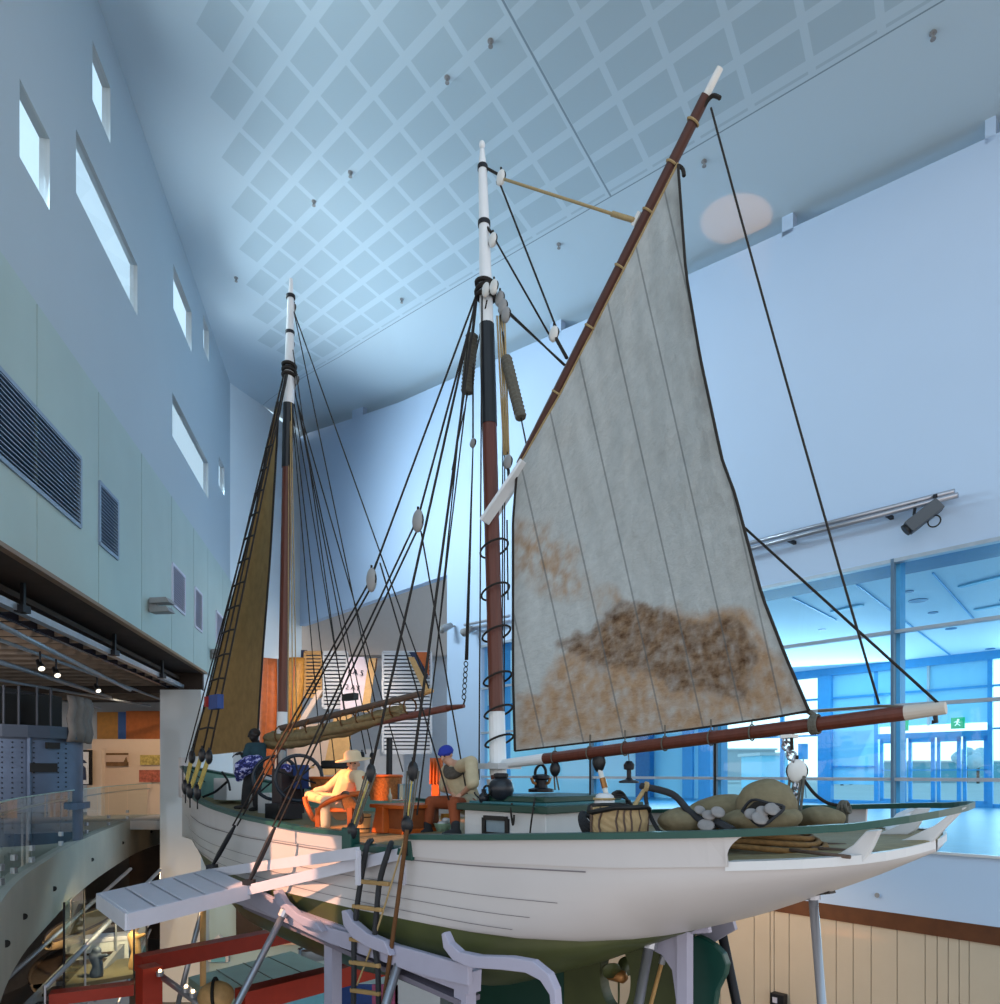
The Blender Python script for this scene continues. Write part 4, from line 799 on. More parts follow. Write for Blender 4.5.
# mainsheet tackle under the boom near the stern
sb = block(Q(797, 771), .085, 'block_white', ax=V((.3, 1, 0)), el=1.3); m = MB(); c = Q(796, 772, .06); m.ball(c, .05, .085, .11, (V((.3, .95, 0)), V((.95, -.3, 0)), V((0, 0, 1)))); B(m, 'block', 'block_white', ship, smooth=True)
m = MB()
for k, (x, y) in enumerate(((785, 741), (787, 746), (789, 751), (792, 756), (795, 760))): m.ring(Q(x, y), SN if k % 2 else SD, .04, .012, 12, 5)
B(m, 'shackle_chain', 'steel', ship); rope('sheet', [bt(791), Q(792, 750)], .016)
m = MB(); [m.ring(Q(796 - k * .6, 786 + k * 5), SN if k % 2 else SD, .035, .011, 12, 5) for k in range(7)]; B(m, 'shackle_chain', 'steel', ship)
for a, b in (((790, 776), (784, 825)), ((801, 778), (796, 818)), ((804, 776), (800, 815)), ((794, 782), (787, 826)), ((792, 815), (790, 828)), ((797, 812), (796, 828))): rope('sheet', [Q(*a), Q(*b, -.1)], .013, 'rope_grey')
rope('sheet', smoothpath([Q(804, 780), Q(815, 794), Q(828, 803), Q(843, 806)], 5), .016)
m = MB(); c = Q(844, 807); [m.ring(c + SD * (.03 * k), (SD + V((0, 0, .3 * k))), .05, .014, 12, 5) for k in (-1, 0, 1)]; m.tube([Q(847, 806), Q(846, 824)], .016, 6); B(m, 'rope_knot', 'rope_grey', ship)
m = MB(); m.tube([Q(786, 827), Q(802, 826)], .03, 8); m.tube([Q(791, 828), Q(791, 845, -.05)], .03, 6); B(m, 'sheet_horse', 'copper', ship)
# lines hanging off the boom
for px in (590, 715): rope('lazy_line', [bt(px), Q(px, 797 if px > 700 else 795, .4)], .012)
block(Q(555, 769), .07); rope('lazy_line', [bt(555), Q(555, 764)], .012); [rope('lazy_line', [Q(555 + k, 775), Q(557 + 2 * k, 790)], .010, 'rope_grey') for k in (-1, 1)]
tk = block(Q(599, 762), .08, el=1.5); rope('tackle_fall', [bt(596), Q(598, 756)], .016)
m = MB(); m.tube([Q(600, 770), Q(607, 797)], .028, 8); B(m, 'tackle_fall', 'block_white', ship); m = MB(); m.tube([Q(602.5, 778), Q(605, 788)], .035, 8); B(m, 'tackle_whipping', 'copper', ship)
# coil and spars lying on the after deck, hung ropes at the gangway
for k in range(6):
    m = MB(); c = S(1.35 + .05 * k, -.75 + .08 * k, zd(1.3) + .06 + .03 * (k % 3)); m.tube([c + SD * (.55 - .03 * k) * math.cos(t) + SN * (.42 - .03 * k) * math.sin(t) + V((0, 0, .012 * math.sin(3 * t + k))) for t in [2 * math.pi * i / 28 for i in range(28)]], .024, 6, closed=True); B(m, 'rope_coil', M('coil_ochre', '#7a5a34', .9, var=.3, scale=30), ship, smooth=True)
# ================================================================== THINGS AROUND AND ON THE SHIP
# --- gangway plank with stringers, hung from the rigging
t = thing('gangplank', 'white slatted boarding plank hanging beside the hull on two dark ropes', 'gangplank', PZ(130, 905, -1.35))
zg = -1.33
A0, A1, B0, B1 = PZ(97, 894, -1.40), PZ(127, 911, -1.40), PZ(248, 877, -1.32), PZ(237, 865, -1.32)
A0, A1 = PZ(98, 893, -1.4), PZ(127, 913, -1.4); E1 = PZ(249, 884, -1.33); E0 = PZ(212, 868, -1.33)
for k in range(5):
    a, b, c, d = A0.lerp(E0, k / 5 + .012), A0.lerp(E0, (k + 1) / 5 - .008), A1.lerp(E1, (k + 1) / 5 - .008), A1.lerp(E1, k / 5 + .012)
    B(MB().hexa([p - V((0, 0, .05)) for p in (a, b, c, d)], [a, b, c, d]), 'tread', 'lilac_white', t, bevel=.006)
B(MB().hexa([p - V((0, 0, .06)) for p in (A0, E0, E1, A1)], [p - V((0, 0, .045)) for p in (A0, E0, E1, A1)]), 'tread_bed', 'block_grey', t)
dn = (E1 - A1).normalized()
G0, G1 = PZ(358, 853, -.80), PZ(404, 853, -.80)
B(MB().bar(A0 - V((0, 0, .09)), E0 - V((0, 0, .09)), .04, .17), 'stringer', 'lilac_white', t); B(MB().bar(A1 - V((0, 0, .09)), E1 - V((0, 0, .09)), .04, .17), 'stringer', 'lilac_white', t)
B(MB().bar(A0 - V((0, 0, .09)), A1 - V((0, 0, .09)), .04, .17), 'end_board', 'lilac_white', t)
B(MB().bar(E0 - V((0, 0, .07)), G0, .05, .12), 'rail_beam', 'lilac_white', t); B(MB().bar(E1 - V((0, 0, .07)), G1, .05, .12), 'rail_beam', 'lilac_white', t)
for g in (G0, G1): B(MB().bar(g + V((0, 0, .03)), g - V((0, 0, .32)), .06, .03, SN), 'hook_plate', 'lilac_white', t)
for top, foot, bl in (((371, 583, -1.25), E0, .3), ((416, 527, -1.22), E1, .3)):
    a = Q(*top); b = foot + V((0, 0, .02))
    for o in (-.03, .03): B(MB().tube(sag(a + V((o, 0, 0)), b.lerp(a, .16) + V((o, 0, 0))), .012, 5), 'hanging_rope', 'rope_dark', t)
    B(MB().tube([b.lerp(a, .16), b.lerp(a, .12), b.lerp(a, .05), b], [.018, .034, .034, .02], 8), 'turnbuckle', 'iron', t)
    B(MB().bx(b, .12, .12, .06), 'shackle', 'iron', t)
# --- rope ladder
t = thing('rope_ladder', 'dark rope ladder with wooden rungs hanging down the white hull below the gangway', 'ladder', Q(366, 1004, -2.25))
la = [(367, 846), (361, 880), (357, 907), (354, 941), (354, 975), (353, 1025)]; lb_ = [(388, 852), (380, 880), (377, 907), (375, 941), (378, 975), (379, 1025)]
LP = lambda p: Q(p[0], p[1], -2.15)
B(MB().tube(smoothpath([S(5.1, -1.9, zd(5) + .1)] + [LP(p) for p in la]), .03, 6), 'side_rope', 'charcoal_cloth', t); B(MB().tube(smoothpath([S(4.75, -1.9, zd(5) + .1)] + [LP(p) for p in lb_]), .03, 6), 'side_rope', 'charcoal_cloth', t)
for (xa, ya), (xb, yb) in (((356, 881), (389, 884)), ((353, 906), (382, 910)), ((350, 939), (383, 943)), ((350, 962), (380, 966)), ((351, 990), (380, 994))):
    B(MB().bar(Q(xa, ya, -2.16), Q(xb, yb, -2.16), .04, .045), 'rung', M('rung_tan', '#9a7c50', .7, var=.2), t, bevel=.01)
for nm, pts, r, mt, lb2 in (('mooring_rope', [(407, 830), (398, 900), (386, 985), (383, 1010)], .024, 'rope_brown', 'thick brown rope hanging from the rail beside the rope ladder'), ('heaving_line', [(405, 838), (385, 905), (372, 945), (357, 985)], .011, 'rope_tan', 'thin tan line slanting across the rope ladder')):
    B(MB().tube(smoothpath([Q(x, y, -2.14) for x, y in pts]), r, 6), nm, mt, lb=lb2, cat='rope', smooth=True)
# --- cradle
cr_ = thing('ship_cradle', 'lilac steel cradle with curved arms under the green hull', 'cradle', S(6, -2, LOWER))
def plate(pts, q, th, nm, mat='lilac'):
    return B(MB().prism([Q(x, y, q) for x, y in pts], SN * th), nm, mat, cr_, bevel=.01)
B(MB().bar(Q(236, 893, -2.0), Q(475, 982, -1.95), .16, .20), 'girder', 'lilac', cr_); B(MB().bar(Q(252, 905, -1.9), Q(470, 1000, -1.9), .26, .05), 'girder_flange', M('lilac_shade', '#6f6a78', .5), cr_)
plate([(225, 890), (262, 893), (330, 928), (420, 952), (468, 966), (468, 986), (420, 975), (330, 944), (262, 912)], -2.12, .06, 'girder_web')
plate([(273, 891), (277, 890), (284, 902), (297, 914), (315, 922), (322, 932), (300, 925), (285, 913), (275, 902)], -2.2, .08, 'arm')
plate([(341, 911), (345, 910), (352, 921), (366, 933), (384, 941), (390, 956), (368, 948), (352, 938), (343, 925)], -2.2, .08, 'arm')
plate([(441, 934), (444, 932), (449, 943), (459, 952), (478, 956), (510, 957), (532, 961), (548, 974), (555, 990), (558, 1030), (552, 1030), (549, 995), (540, 981), (525, 973), (500, 970), (470, 968), (452, 960), (443, 948)], -2.2, .08, 'arm')
for px, y0 in ((465, 966), (333, 935)):
    a = Q(px, y0, -1.95); B(MB().bar(a, V((a.x, a.y, LOWER)), .13, .16, SD), 'post', 'lilac', cr_)
a = Q(688, 924, -.35)
B(MB().prism([Q(x, y, -.45) for x, y in ((638, 938), (706, 918), (709, 933), (690, 934), (690, 1060), (676, 1060), (676, 1000), (672, 970), (662, 955), (648, 948))], SN * .06), 'stern_bracket', 'lilac', cr_); B(MB().bar(Q(684, 925, -.5), V((Q(684, 1060, -.5).x, Q(684, 1060, -.5).y, LOWER)), .08, .10, SD), 'post', 'lilac', cr_)
B(MB().prism([Q(x, y, .35) for x, y in ((690, 926), (730, 912), (735, 930), (700, 950))], SN * .06), 'stern_bracket', 'lilac', cr_)
props = [((401, 955, -2.05), (378, 1030, -2.3), .045, 'steel', 'pale steel prop leaning under the cradle behind the rope ladder'), ((283, 915, -2.2), (247, 985, -2.6), .04, 'steel', 'pale steel prop leaning over the green cabin roof'), ((649, 946, -.6), (634, 1030, -.8), .048, 'steel', 'pale steel prop beside the propeller opening'), ((662, 962, -.3), (644, 1030, -.4), .02, 'tan_wood', 'thin brass rod between propeller opening and rudder'), ((718, 914, .5), (742, 1030, .9), .05, 'iron', 'dark steel prop leaning right of the green rudder'), ((813, 897, -.5), (824, 1030, -.5), .036, 'steel', 'thick pale steel prop under the white stern counter')]
for a, b, r, mt, lb2 in props:
    t = thing('support_prop', lb2, 'prop', Q(*b), 'steel props under the hull'); pa, pb = Q(*a), Q(*b); d = (pb - pa).normalized(); k = (LOWER - pa.z) / d.z; B(MB().tube([pa, pa + d * k], r, 10), 'pole', mt, t, smooth=True); B(MB().lathe([(r * 1.6, -.02), (r * 1.6, .06), (r * .6, .1)], pa, -d, 10), 'end_fitting', 'steel', t)
    if px and mt == 'steel' and r < .038: B(MB().hexa([Q(804, 897, -.7), Q(830, 894, -.7), Q(836, 893, -.1), Q(806, 896, -.1)], [Q(802, 892, -.7), Q(828, 888, -.7), Q(834, 887, -.1), Q(806, 891, -.1)]), 'pad', M('pad_brown', '#2f2723', .8), t)
# --- deck house
dh = thing('deck_house', 'small white deck house with green roof and square window behind the mizzen mast', 'deck house', S(4.2, .1, -.78))
def DH(s, q, z): return S(s, q, z)
c0 = Q(546, 812, -.75); s0 = (c0 - ST).dot(SD); q0 = -.75; q1 = .95; s1 = s0 + 1.25
hw0, zt = .0, c0.z
wl = [DH(s0, q0, zt), DH(s1, q0, zt), DH(s1, q1, zt), DH(s0, q1, zt)]; zb_ = -.80
B(MB().hexa([V((p.x, p.y, zb_)) for p in wl], wl), 'walls', 'white_paint', dh, bevel=.01)
def slab(ds, z0, z1, cam_=0): p = [DH(s0 - ds, q0 - ds, 0), DH(s1 + ds, q0 - ds, 0), DH(s1 + ds, q1 + ds, 0), DH(s0 - ds, q1 + ds, 0)]; return [V((v.x, v.y, z0)) for v in p], [V((v.x, v.y, z1)) for v in p]
B(MB().hexa(*slab(.07, zt - .02, zt + .06)), 'roof', 'dark_green', dh, bevel=.01); B(MB().hexa(*slab(-.04, zt + .06, zt + .085)), 'roof', M('roof_teal', '#2a6a74', .5), dh); B(MB().hexa(*slab(-.12, zt + .085, zt + .15)), 'hatch', 'dark_green', dh, bevel=.01)
wa, wb = Q(485, 815, q0), Q(508, 834, q0); sa, sb2 = (wa - ST).dot(SD), (wb - ST).dot(SD)
m = MB(); zz0, zz1 = wb.z, wa.z - .01
for (x0, y0, x1, y1) in ((sa, zz0, sb2, zz0), (sa, zz1, sb2, zz1), (sa, zz0, sa, zz1), (sb2, zz0, sb2, zz1)): m.bar(DH(x0, q0 - .01, y0), DH(x1, q0 - .01, y1), .05, .04, SN)
wf = B(m, 'window_frame', 'black', dh); m = MB(); m.hexa([DH(sa, q0 - .005, zz0), DH(sb2, q0 - .005, zz0), DH(sb2, q0 + .01, zz0), DH(sa, q0 + .01, zz0)], [DH(sa, q0 - .005, zz1), DH(sb2, q0 - .005, zz1), DH(sb2, q0 + .01, zz1), DH(sa, q0 + .01, zz1)]); B(m, 'pane', M('pane_grey', '#8797a2', .1), wf)
ztop = zt + .155
def roofpt(px, py, q): p = Q(px, py, q); return p
# apparatus with a hose on the roof
c = PZ(541, 792, ztop); t = thing('deck_pump', 'small dark metal pump with an arched black hose on the deck house roof', 'pump', c)
B(MB().lathe([(.17, 0), (.17, .04), (.09, .06), (.08, .16), (.12, .18), (.12, .22), (.05, .24)], c, n=14), 'pump_body', 'iron', t, smooth=False); B(MB().tube(smoothpath([c + V((-.08, 0, .18)), c + V((-.07, 0, .30)), c + V((0, 0, .37)), c + V((.06, 0, .30)), c + V((.06, 0, .2))]), .02, 7), 'hose', 'black', t, smooth=True)
for x in (-.11, .1): B(MB().tube([c + V((x * .5, -.03, .1)), c + V((x, -.05, .13)), c + V((x * 1.2, -.05, .19))], .022, 7), 'valve', 'copper', t)
# pots on the roof
c = PZ(501, 801, zt + .09); t = thing('round_pot', 'large round black iron pot with side handle on the deck house roof', 'pot', c)
B(MB().ball(c + V((0, 0, .14)), .15, .15, .14), 'body', 'black_pot', t, smooth=True); B(MB().ring(c + V((-.16, -.05, .12)), SN, .055, .013, 14, 6), 'handle', 'black', t, smooth=True); B(MB().lathe([(.075, .26), (.085, .28), (.085, .31), (.06, .32)], c, n=16), 'rim', 'iron', t)
c = PZ(484, 803, zt + .062); t = thing('small_jug', 'small black jug beside the seated person on the deck house roof', 'jug', c)
B(MB().lathe([(.045, 0), (.065, .05), (.06, .09), (.028, .12), (.03, .16)], c, n=14), 'body', 'black_pot', t, smooth=True); B(MB().tube(smoothpath([c + V((-.05, 0, .05)), c + V((-.1, 0, .1)), c + V((-.11, 0, .13))]), .01, 6), 'spout', 'black_pot', t)
m = MB(); m.tube(smoothpath([Q(512, 803, -.8), Q(511, 812, -.82), Q(513, 825, -.84), Q(514, 815, -.84)]), .012, 5); B(m, 'hanging_line', 'rope_dark', lb='short dark line hanging down beside the deck house window', cat='rope'); m = MB(); m.tube(smoothpath([Q(535, 797, -.6), Q(533, 810, -.85), Q(531, 825, -.86), Q(530, 834, -.86)]), .010, 5); B(m, 'hanging_line', 'rope_dark', lb='thin dark line down the deck house wall near its corner', cat='rope')
# hanging anchor lamp
c = Q(629, 783, .1); t = thing('hanging_lamp', 'dark metal lamp with flared foot hanging from the boom over the basket', 'lamp', c)
B(MB().lathe([(.11, 0), (.11, .02), (.04, .04), (.025, .06), (.025, .14), (.055, .15), (.06, .2), (.03, .24)], c, n=12), 'lamp_body', 'iron', t); B(MB().tube([c + V((0, 0, .24)), bt(628)], .005, 4), 'wire', 'rope_grey', t)
# woven basket and its neighbours near the rail
qb = -1.45; c = Q(619, 836, qb); rad = .30
def obl(c, a, b, z): return lambda t: c + SD * (a * math.copysign(abs(math.cos(t)) ** .6, math.cos(t))) + SN * (b * math.copysign(abs(math.sin(t)) ** .6, math.sin(t))) + V((0, 0, z))
t = thing('woven_basket', 'tan woven basket with dark rim behind the green rail', 'basket', c)
rws3 = []
for k in range(9): 
    f = obl(c, .21 - .012 * abs(k - 4) / 4 + .02 * (k / 8), .17, .03 * k); rws3.append([f(2 * math.pi * i / 40) + SN * .006 * ((i + k) % 2) for i in range(41)])
B(MB().grid(rws3), 'basket_body', 'basket_tan', t, solid=.015); m = MB()
for i in range(14):
    f = 2 * math.pi * i / 14 + .1 * math.sin(i); m.tube([obl(c, .225, .185, z)(f + .05 * math.sin(z * 30 + i)) for z in (.02, .08, .14, .2, .25)], .008, 4)
B(m, 'dark_weave', 'old_wood', t); m = MB(); f = obl(c, .235, .19, .25); m.tube([f(2 * math.pi * i / 36) - V((0, 0, .05 * max(0, math.cos(2 * math.pi * i / 18 + 2)))) for i in range(36)], .022, 6, closed=True); B(m, 'basket_rim', 'black', t, smooth=True)
c = Q(604, 812, -1.15); t = thing('canvas_cowl', 'whitish canvas-wrapped cowl standing behind the woven basket', 'cowl', c - V((0, 0, .05))); B(MB().lathe([(.09, -.06), (.095, .08), (.08, .15), (.05, .17)], c, (.05, 0, 1), 14), 'cowl_body', 'white_paint', t, smooth=True); B(MB().ring(c + V((0, 0, .12)), (0, 0, 1), .09, .012), 'lashing', 'rope_tan', t)
m = MB(); [m.ring(Q(588 + k, 826 - k, -1.35), (1, -.6, .5 + .2 * k), .13 - .01 * k, .02, 18, 5) for k in range(5)]; B(m, 'net_coil', 'charcoal_cloth', lb='dark coil of line leaning between deck house and basket', cat='rope coil')
m = MB(); [m.ring(Q(618 + 2 * k, 803 + k, -1.0), (.6, -.9, .3 * k), .11, .012, 18, 5) for k in range(4)]; B(m, 'hose_coil', 'black', lb='black hose loops rising behind the woven basket', cat='hose', smooth=True)
t = thing('bent_davit', 'bent dark pole with rope loops rising between the basket and the sacks', 'pole', Q(712, 828, -1.3))
B(MB().tube(smoothpath([Q(641, 786, -1.2), Q(672, 794, -1.2), Q(690, 812, -1.25), Q(714, 829, -1.3)], 5), .03, 8), 'pole_shaft', 'charcoal_cloth', t, smooth=True); m = MB(); [m.ring(Q(645 + k, 786.5 + .3 * k, -1.2), (1, 0, -.2), .035, .012, 10, 5) for k in range(3)]; B(m, 'lashing', 'rope_tan', t)
B(MB().tube(smoothpath([Q(646, 788, -1.2), Q(646, 800, -1.22), Q(650, 815, -1.25), Q(658, 830, -1.3), Q(662, 832, -1.3)], 5), .018, 6), 'hanging_loop', 'charcoal_cloth', t); B(MB().tube([Q(645, 789, -1.2), Q(636, 803, -1.3), Q(630, 818, -1.5)], .02, 6), 'hanging_loop', 'rope_tan', t)
# sacks with pearl shell
def sack(nm_lb, pts, q, seed, open_=None):
    (x0, y0), (x1, y1) = pts; a, b = Q(x0, y1, q), Q(x1, y1, q); top = Q((x0 + x1) / 2, y0, q); c = (a + b) / 2; L = (b - a).length / 2; h = top.z - c.z
    ax = (b - a).normalized(); t = thing('shell_sack', nm_lb, 'sack', c, 'sacks of shell by the stern rail'); m = MB(); m.ball(c + V((0, 0, h * .48)), L, L * .75, h * .52, (ax, V((0, 0, 1)).cross(ax), V((0, 0, 1))), 28, 18)
    for i, v in enumerate(m.v):
        n = 1.2 * noise.noise(v * 4 + V((seed, 0, 0))) + .5 * noise.noise(V((v.x * 11, v.y * 11, v.z * 4))); v0 = (v - c); m.v[i] = v + V((ax.x, ax.y, .6)) * n * .05
        if v0.z < .02: m.v[i].z = c.z + .01
    B(m, 'bag', 'sack', t, smooth=True, subd=1); return t, c, L, h, ax
sack('small greenish sack lying at the aft end of the basket', ((659, 808), (704, 833)), -1.2, 1)
sack('plump sack behind the small one, under the bent dark pole', ((690, 796), (748, 826)), -.75, 2)
t, c, L, h, ax = sack('big sack with an open mouth full of pale shells', ((722, 806), (800, 833)), -.95, 3)
B(MB().lathe([(.20, -.1), (.235, .02), (.22, .14), (.15, .22), (.03, .25)], Q(768, 812, -.9), (-.1, .5, .85), 20), 'hood', 'sack', t, smooth=True)
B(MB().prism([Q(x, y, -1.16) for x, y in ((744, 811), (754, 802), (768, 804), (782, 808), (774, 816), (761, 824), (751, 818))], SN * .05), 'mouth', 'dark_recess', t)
m = MB(); m.tube(smoothpath([Q(742, 811, -1.12), Q(752, 800, -1.12), Q(768, 803, -1.15), Q(784, 807, -1.15), Q(775, 817, -1.2), Q(761, 826, -1.22), Q(750, 818, -1.2), Q(742, 811, -1.12)], 4), .012, 6); B(m, 'mouth_hem', 'charcoal_cloth', t)
sack('long sack nearest the stern with its tied end by the rail knot', ((795, 806), (846, 830)), -.45, 4)
for i, (x, y, q, r) in enumerate(((752, 814, -1.22, .055), (763, 811, -1.2, .05), (773, 809, -1.18, .06), (760, 818, -1.24, .062), (709, 815, -1.3, .05), (718, 812, -1.28, .055), (706, 825, -1.34, .06), (700, 810, -1.28, .045))):
    m = MB(); c = Q(x, y, q); fz_ = V((.25 * math.sin(i * 3), -.8, .5)).normalized(); xz_ = fz_.cross(V((0, 0, 1))).normalized(); m.ball(c, r * 1.1, r * .28, r * .9, (xz_, fz_, fz_.cross(xz_)), 16, 8); B(m, 'pearl_shell', 'shell', lb='pale flat shell in the mouth of the big open sack' if i < 4 else 'pale flat shell between the small sack and the plump sack', cat='shell', group='pearl shells in the open sack' if i < 4 else 'pearl shells between the sacks', smooth=True)
m = MB(); m.tube(smoothpath([Q(716, 822, -1.25), Q(724, 826, -1.28), Q(733, 831, -1.3)]), .035, 6); B(m, 'dark_bundle', 'charcoal_cloth', lb='small dark cloth bundle in front of the big open sack', cat='bundle')
for i, (a, b) in enumerate((((800, 843), (846, 845)), ((812, 848), (880, 853)), ((790, 850), (850, 857)))):
    m = MB(); m.tube([PZ(*a, zd(1) + .03), PZ(*b, zd(1) + .03)], .014, 8); B(m, 'wooden_pole', 'old_wood', lb=['short dark pole on the after deck, nearest the sacks', 'long dark pole on the after deck between the white knees', 'brown pole on the after deck, nearest the deck edge'][i], cat='pole', group='poles lying on the after deck', smooth=True)
# --- fore deck: air pump with two flywheels
c1, c2 = Q(276, 778, -.45), Q(299, 778, -.45); t = thing('air_pump', 'hand-cranked diver air pump with two big dark spoked flywheels on the fore deck', 'air pump', V(((c1.x + c2.x) / 2, (c1.y + c2.y) / 2, -.78)))
wx = (SD * .9 + SN * .35).normalized()
for c in (c1, c2):
    wv = B(MB().ring(c, wx, .37, .03, 32, 8), 'flywheel', M('wheel_dark', '#1d2733', .4), t, smooth=True); m = MB(); u_ = wx.orthogonal().normalized(); v_ = wx.cross(u_)
    for k in range(6): a = k * math.pi / 3; m.tube([c, c + (u_ * math.cos(a) + v_ * math.sin(a)) * .37], .016, 6)
    m.lathe([(.05, -.05), (.05, .05)], c, wx, 12); B(m, 'spokes', 'iron', wv); m = MB(); m.tube([c + u_ * .26, c + u_ * .26 - wx * .2], .02, 6); B(m, 'crank_handle', 'tan_wood', wv)
mid = (c1 + c2) / 2
B(MB().tube([c1, c2], .035, 8), 'axle', 'iron', t); B(MB().bx(mid + V((0, .05, -.22)), .34, .42, .75, -.8), 'pump_case', M('case_dark', '#2a2024', .5), t, bevel=.01); B(MB().bx(mid + V((.22, -.02, .02)), .22, .22, .4, -.8), 'cylinder_block', 'blue_marker', t, bevel=.02); B(MB().lathe([(.06, -.1), (.06, .35), (.03, .37)], mid + V((-.12, .1, .1)), n=12), 'cylinder', 'block_grey', t); B(MB().bx((mid.x - .0, mid.y - .2, -.62), .5, .4, .24, -.8), 'base', 'iron', t)
m = MB(); c = Q(286, 769, -.5); m.ball(c, .11, .1, .09); B(m, 'cloth_bundle', 'violet_cloth', lb='pale violet cloth bundle on top of the air pump', cat='cloth', smooth=True)
c = PZ(270, 815, -.76); m = MB(); m.bx(c + V((0, 0, .2)), .3, .3, .4, -.5); B(m, 'white_box', 'white_paint', lb='white box standing under the near flywheel', cat='box', bevel=.01)
c = PZ(252, 812, -.74); t = thing('metal_drum', 'grey ribbed metal drum behind the legs of the standing person', 'drum', c); m = MB(); m.lathe([(.14, 0), (.14, .48)], c, n=20); B(m, 'drum_body', 'block_grey', t, smooth=False); m = MB(); [m.ring(c + V((0, 0, z)), (0, 0, 1), .142, .012) for z in (.03, .24, .46)]; B(m, 'hoop', 'steel', t)
c = Q(232, 784, .1); m = MB(); m.box(c + V((0, 0, -.1)), SD * .3, SN * .25, V((0, 0, .22))); B(m, 'fore_hatch', 'white_paint', lb='white hatch box at the bow beside the standing person', cat='hatch', bevel=.01)
t = thing('bow_anchor', 'dark iron anchor lying on the bow deck', 'anchor', PZ(215, 798, -.58)); a, b = Q(203, 797, -.5), Q(228, 781, -.2); B(MB().tube(smoothpath([a, (a + b) / 2 + V((0, 0, -.05)), b], 5), .025, 6), 'shank', 'iron', t); B(MB().tube(smoothpath([Q(222, 772, -.2), b, Q(230, 790, -.3)], 5), .022, 6), 'arm', 'iron', t)
# chest, bollard, baskets, buckets ...
c = PZ(389, 833, -.78); cc = c + SD * 0; t = thing('wooden_chest', 'long reddish wooden deck chest with overhanging lid by the gangway', 'chest', c + SN * .3)
B(MB().box(c + SN * .3 + SD * .0 + V((0, 0, .16)), SD * .30, SN * .3, V((0, 0, .16))), 'chest_body', 'plank_brown', t, bevel=.01); B(MB().box(c + SN * .3 + V((0, 0, .345)), SD * .35, SN * .36, V((0, 0, .025))), 'lid', 'orange_wood', t, bevel=.01); B(MB().box(c + SN * .3 + V((0, 0, .03)), SD * .32, SN * .32, V((0, 0, .03))), 'plinth', 'orange_wood', t)
c = PZ(377, 833, -.78); m = MB(); m.hexa([c + SD * a + SN * b for a, b in ((-.13, 0), (.13, 0), (.13, .2), (-.13, .2))], [c + SD * a + SN * b + V((0, 0, .34)) for a, b in ((-.09, .02), (.05, .02), (.05, .18), (-.09, .18))]); B(m, 'wooden_bitt', 'orange_wood', lb='tapered orange wooden bitt against the end of the deck chest', cat='bitt', bevel=.01)
def wick(px, py, w_, h_, q, lb, nm='wicker_basket'):
    c = Q(px, py, q); t = thing(nm, lb, 'basket', c, 'wicker baskets on the fore deck'); rw = []
    for k in range(8): f = obl(c, w_ / 2 * (.88 + .02 * k), w_ / 2 * .8 * (.88 + .02 * k), h_ * k / 7); rw.append([f(2 * math.pi * i / 36) * 1 + SN * (.008 * ((i + k) % 2)) for i in range(37)])
    B(MB().grid(rw), 'basket_body', 'wicker', t, solid=.02); f = obl(c, w_ / 2 * 1.03, w_ / 2 * .83, h_); B(MB().tube([f(2 * math.pi * i / 30) for i in range(30)], .025, 6, closed=True), 'basket_rim', 'orange_wood', t, smooth=True)
    B(MB().prism([obl(c, w_ / 2 * .95, w_ / 2 * .75, h_ - .02)(2 * math.pi * i / 24) for i in range(24)], V((0, 0, -.03))), 'lid', 'wicker', t); return t
wick(333, 797, .75, .32, .1, 'large orange wicker basket behind the reclining figure'); wick(385, 800, .5, .38, .3, 'square wicker basket behind the deck chest')
m = MB(); a, b = Q(323, 766, .1), Q(348, 766, .1); [m.tube([a + V((0, 0, .05 * k)), b + V((0, 0, .05 * k))], .045, 8) for k in range(2)]; B(m, 'rolled_mat', 'charcoal_cloth', lb='dark rolled mat lying on the large wicker basket', cat='mat', smooth=True)
c = PZ(352, 826, -.76); t = thing('oval_tray', 'brown oval wicker tray leaning beside the reclining figure', 'tray', c); m = MB(); c2_ = Q(352, 808, -1.35); m.ball(c2_, .17, .03, .22, (SD, (SN + V((0, 0, .5))).normalized(), (V((0, 0, 1)) - SN * .5).normalized()), 20, 12); B(m, 'tray_body', 'wicker', t, smooth=True); B(MB().tube([c2_ + SD * .175 * math.cos(x) + (V((0, 0, 1)) - SN * .5).normalized() * .225 * math.sin(x) for x in [2 * math.pi * i / 28 for i in range(28)]], .018, 6, closed=True), 'tray_rim', 'old_wood', t)
c = PZ(363, 832, -.78); t = thing('wooden_bucket', 'small wooden bucket beside the tapered bitt', 'bucket', c); B(MB().lathe([(.09, 0), (.11, .24), (.095, .24), (.08, .03)], c, n=18, cap=False), 'bucket_body', 'tan_wood', t); m = MB(); [m.ring(c + V((0, 0, z)), (0, 0, 1), .09 + .08 * z, .008) for z in (.05, .2)]; B(m, 'hoop', 'iron', t)
lidc = lambda px, py: PZ(px, py, -.41)
c = lidc(390, 802); t = thing('glass_bottle', 'clear glass bottle standing on the deck chest lid', 'bottle', c); B(MB().lathe([(.03, 0), (.032, .09), (.012, .13), (.012, .18)], c, n=12), 'bottle_body', 'bottle', t, smooth=True); B(MB().lathe([(.012, .18), (.012, .2)], c, n=8), 'cork', 'tan_wood', t)
c = lidc(399, 801); m = MB(); m.lathe([(.05, 0), (.1, .012), (.11, .02), (.06, .014)], c, n=18); B(m, 'white_plate', 'white_paint', lb='white plate on the deck chest lid beside the bottle', cat='plate')
a = Q(389, 800, .5); m = MB(); m.bar(a, Q(389.5, 738, .5), .07, .07); B(m, 'grey_post', 'charcoal_cloth', lb='slim dark post standing behind the wicker basket and bottle', cat='post')
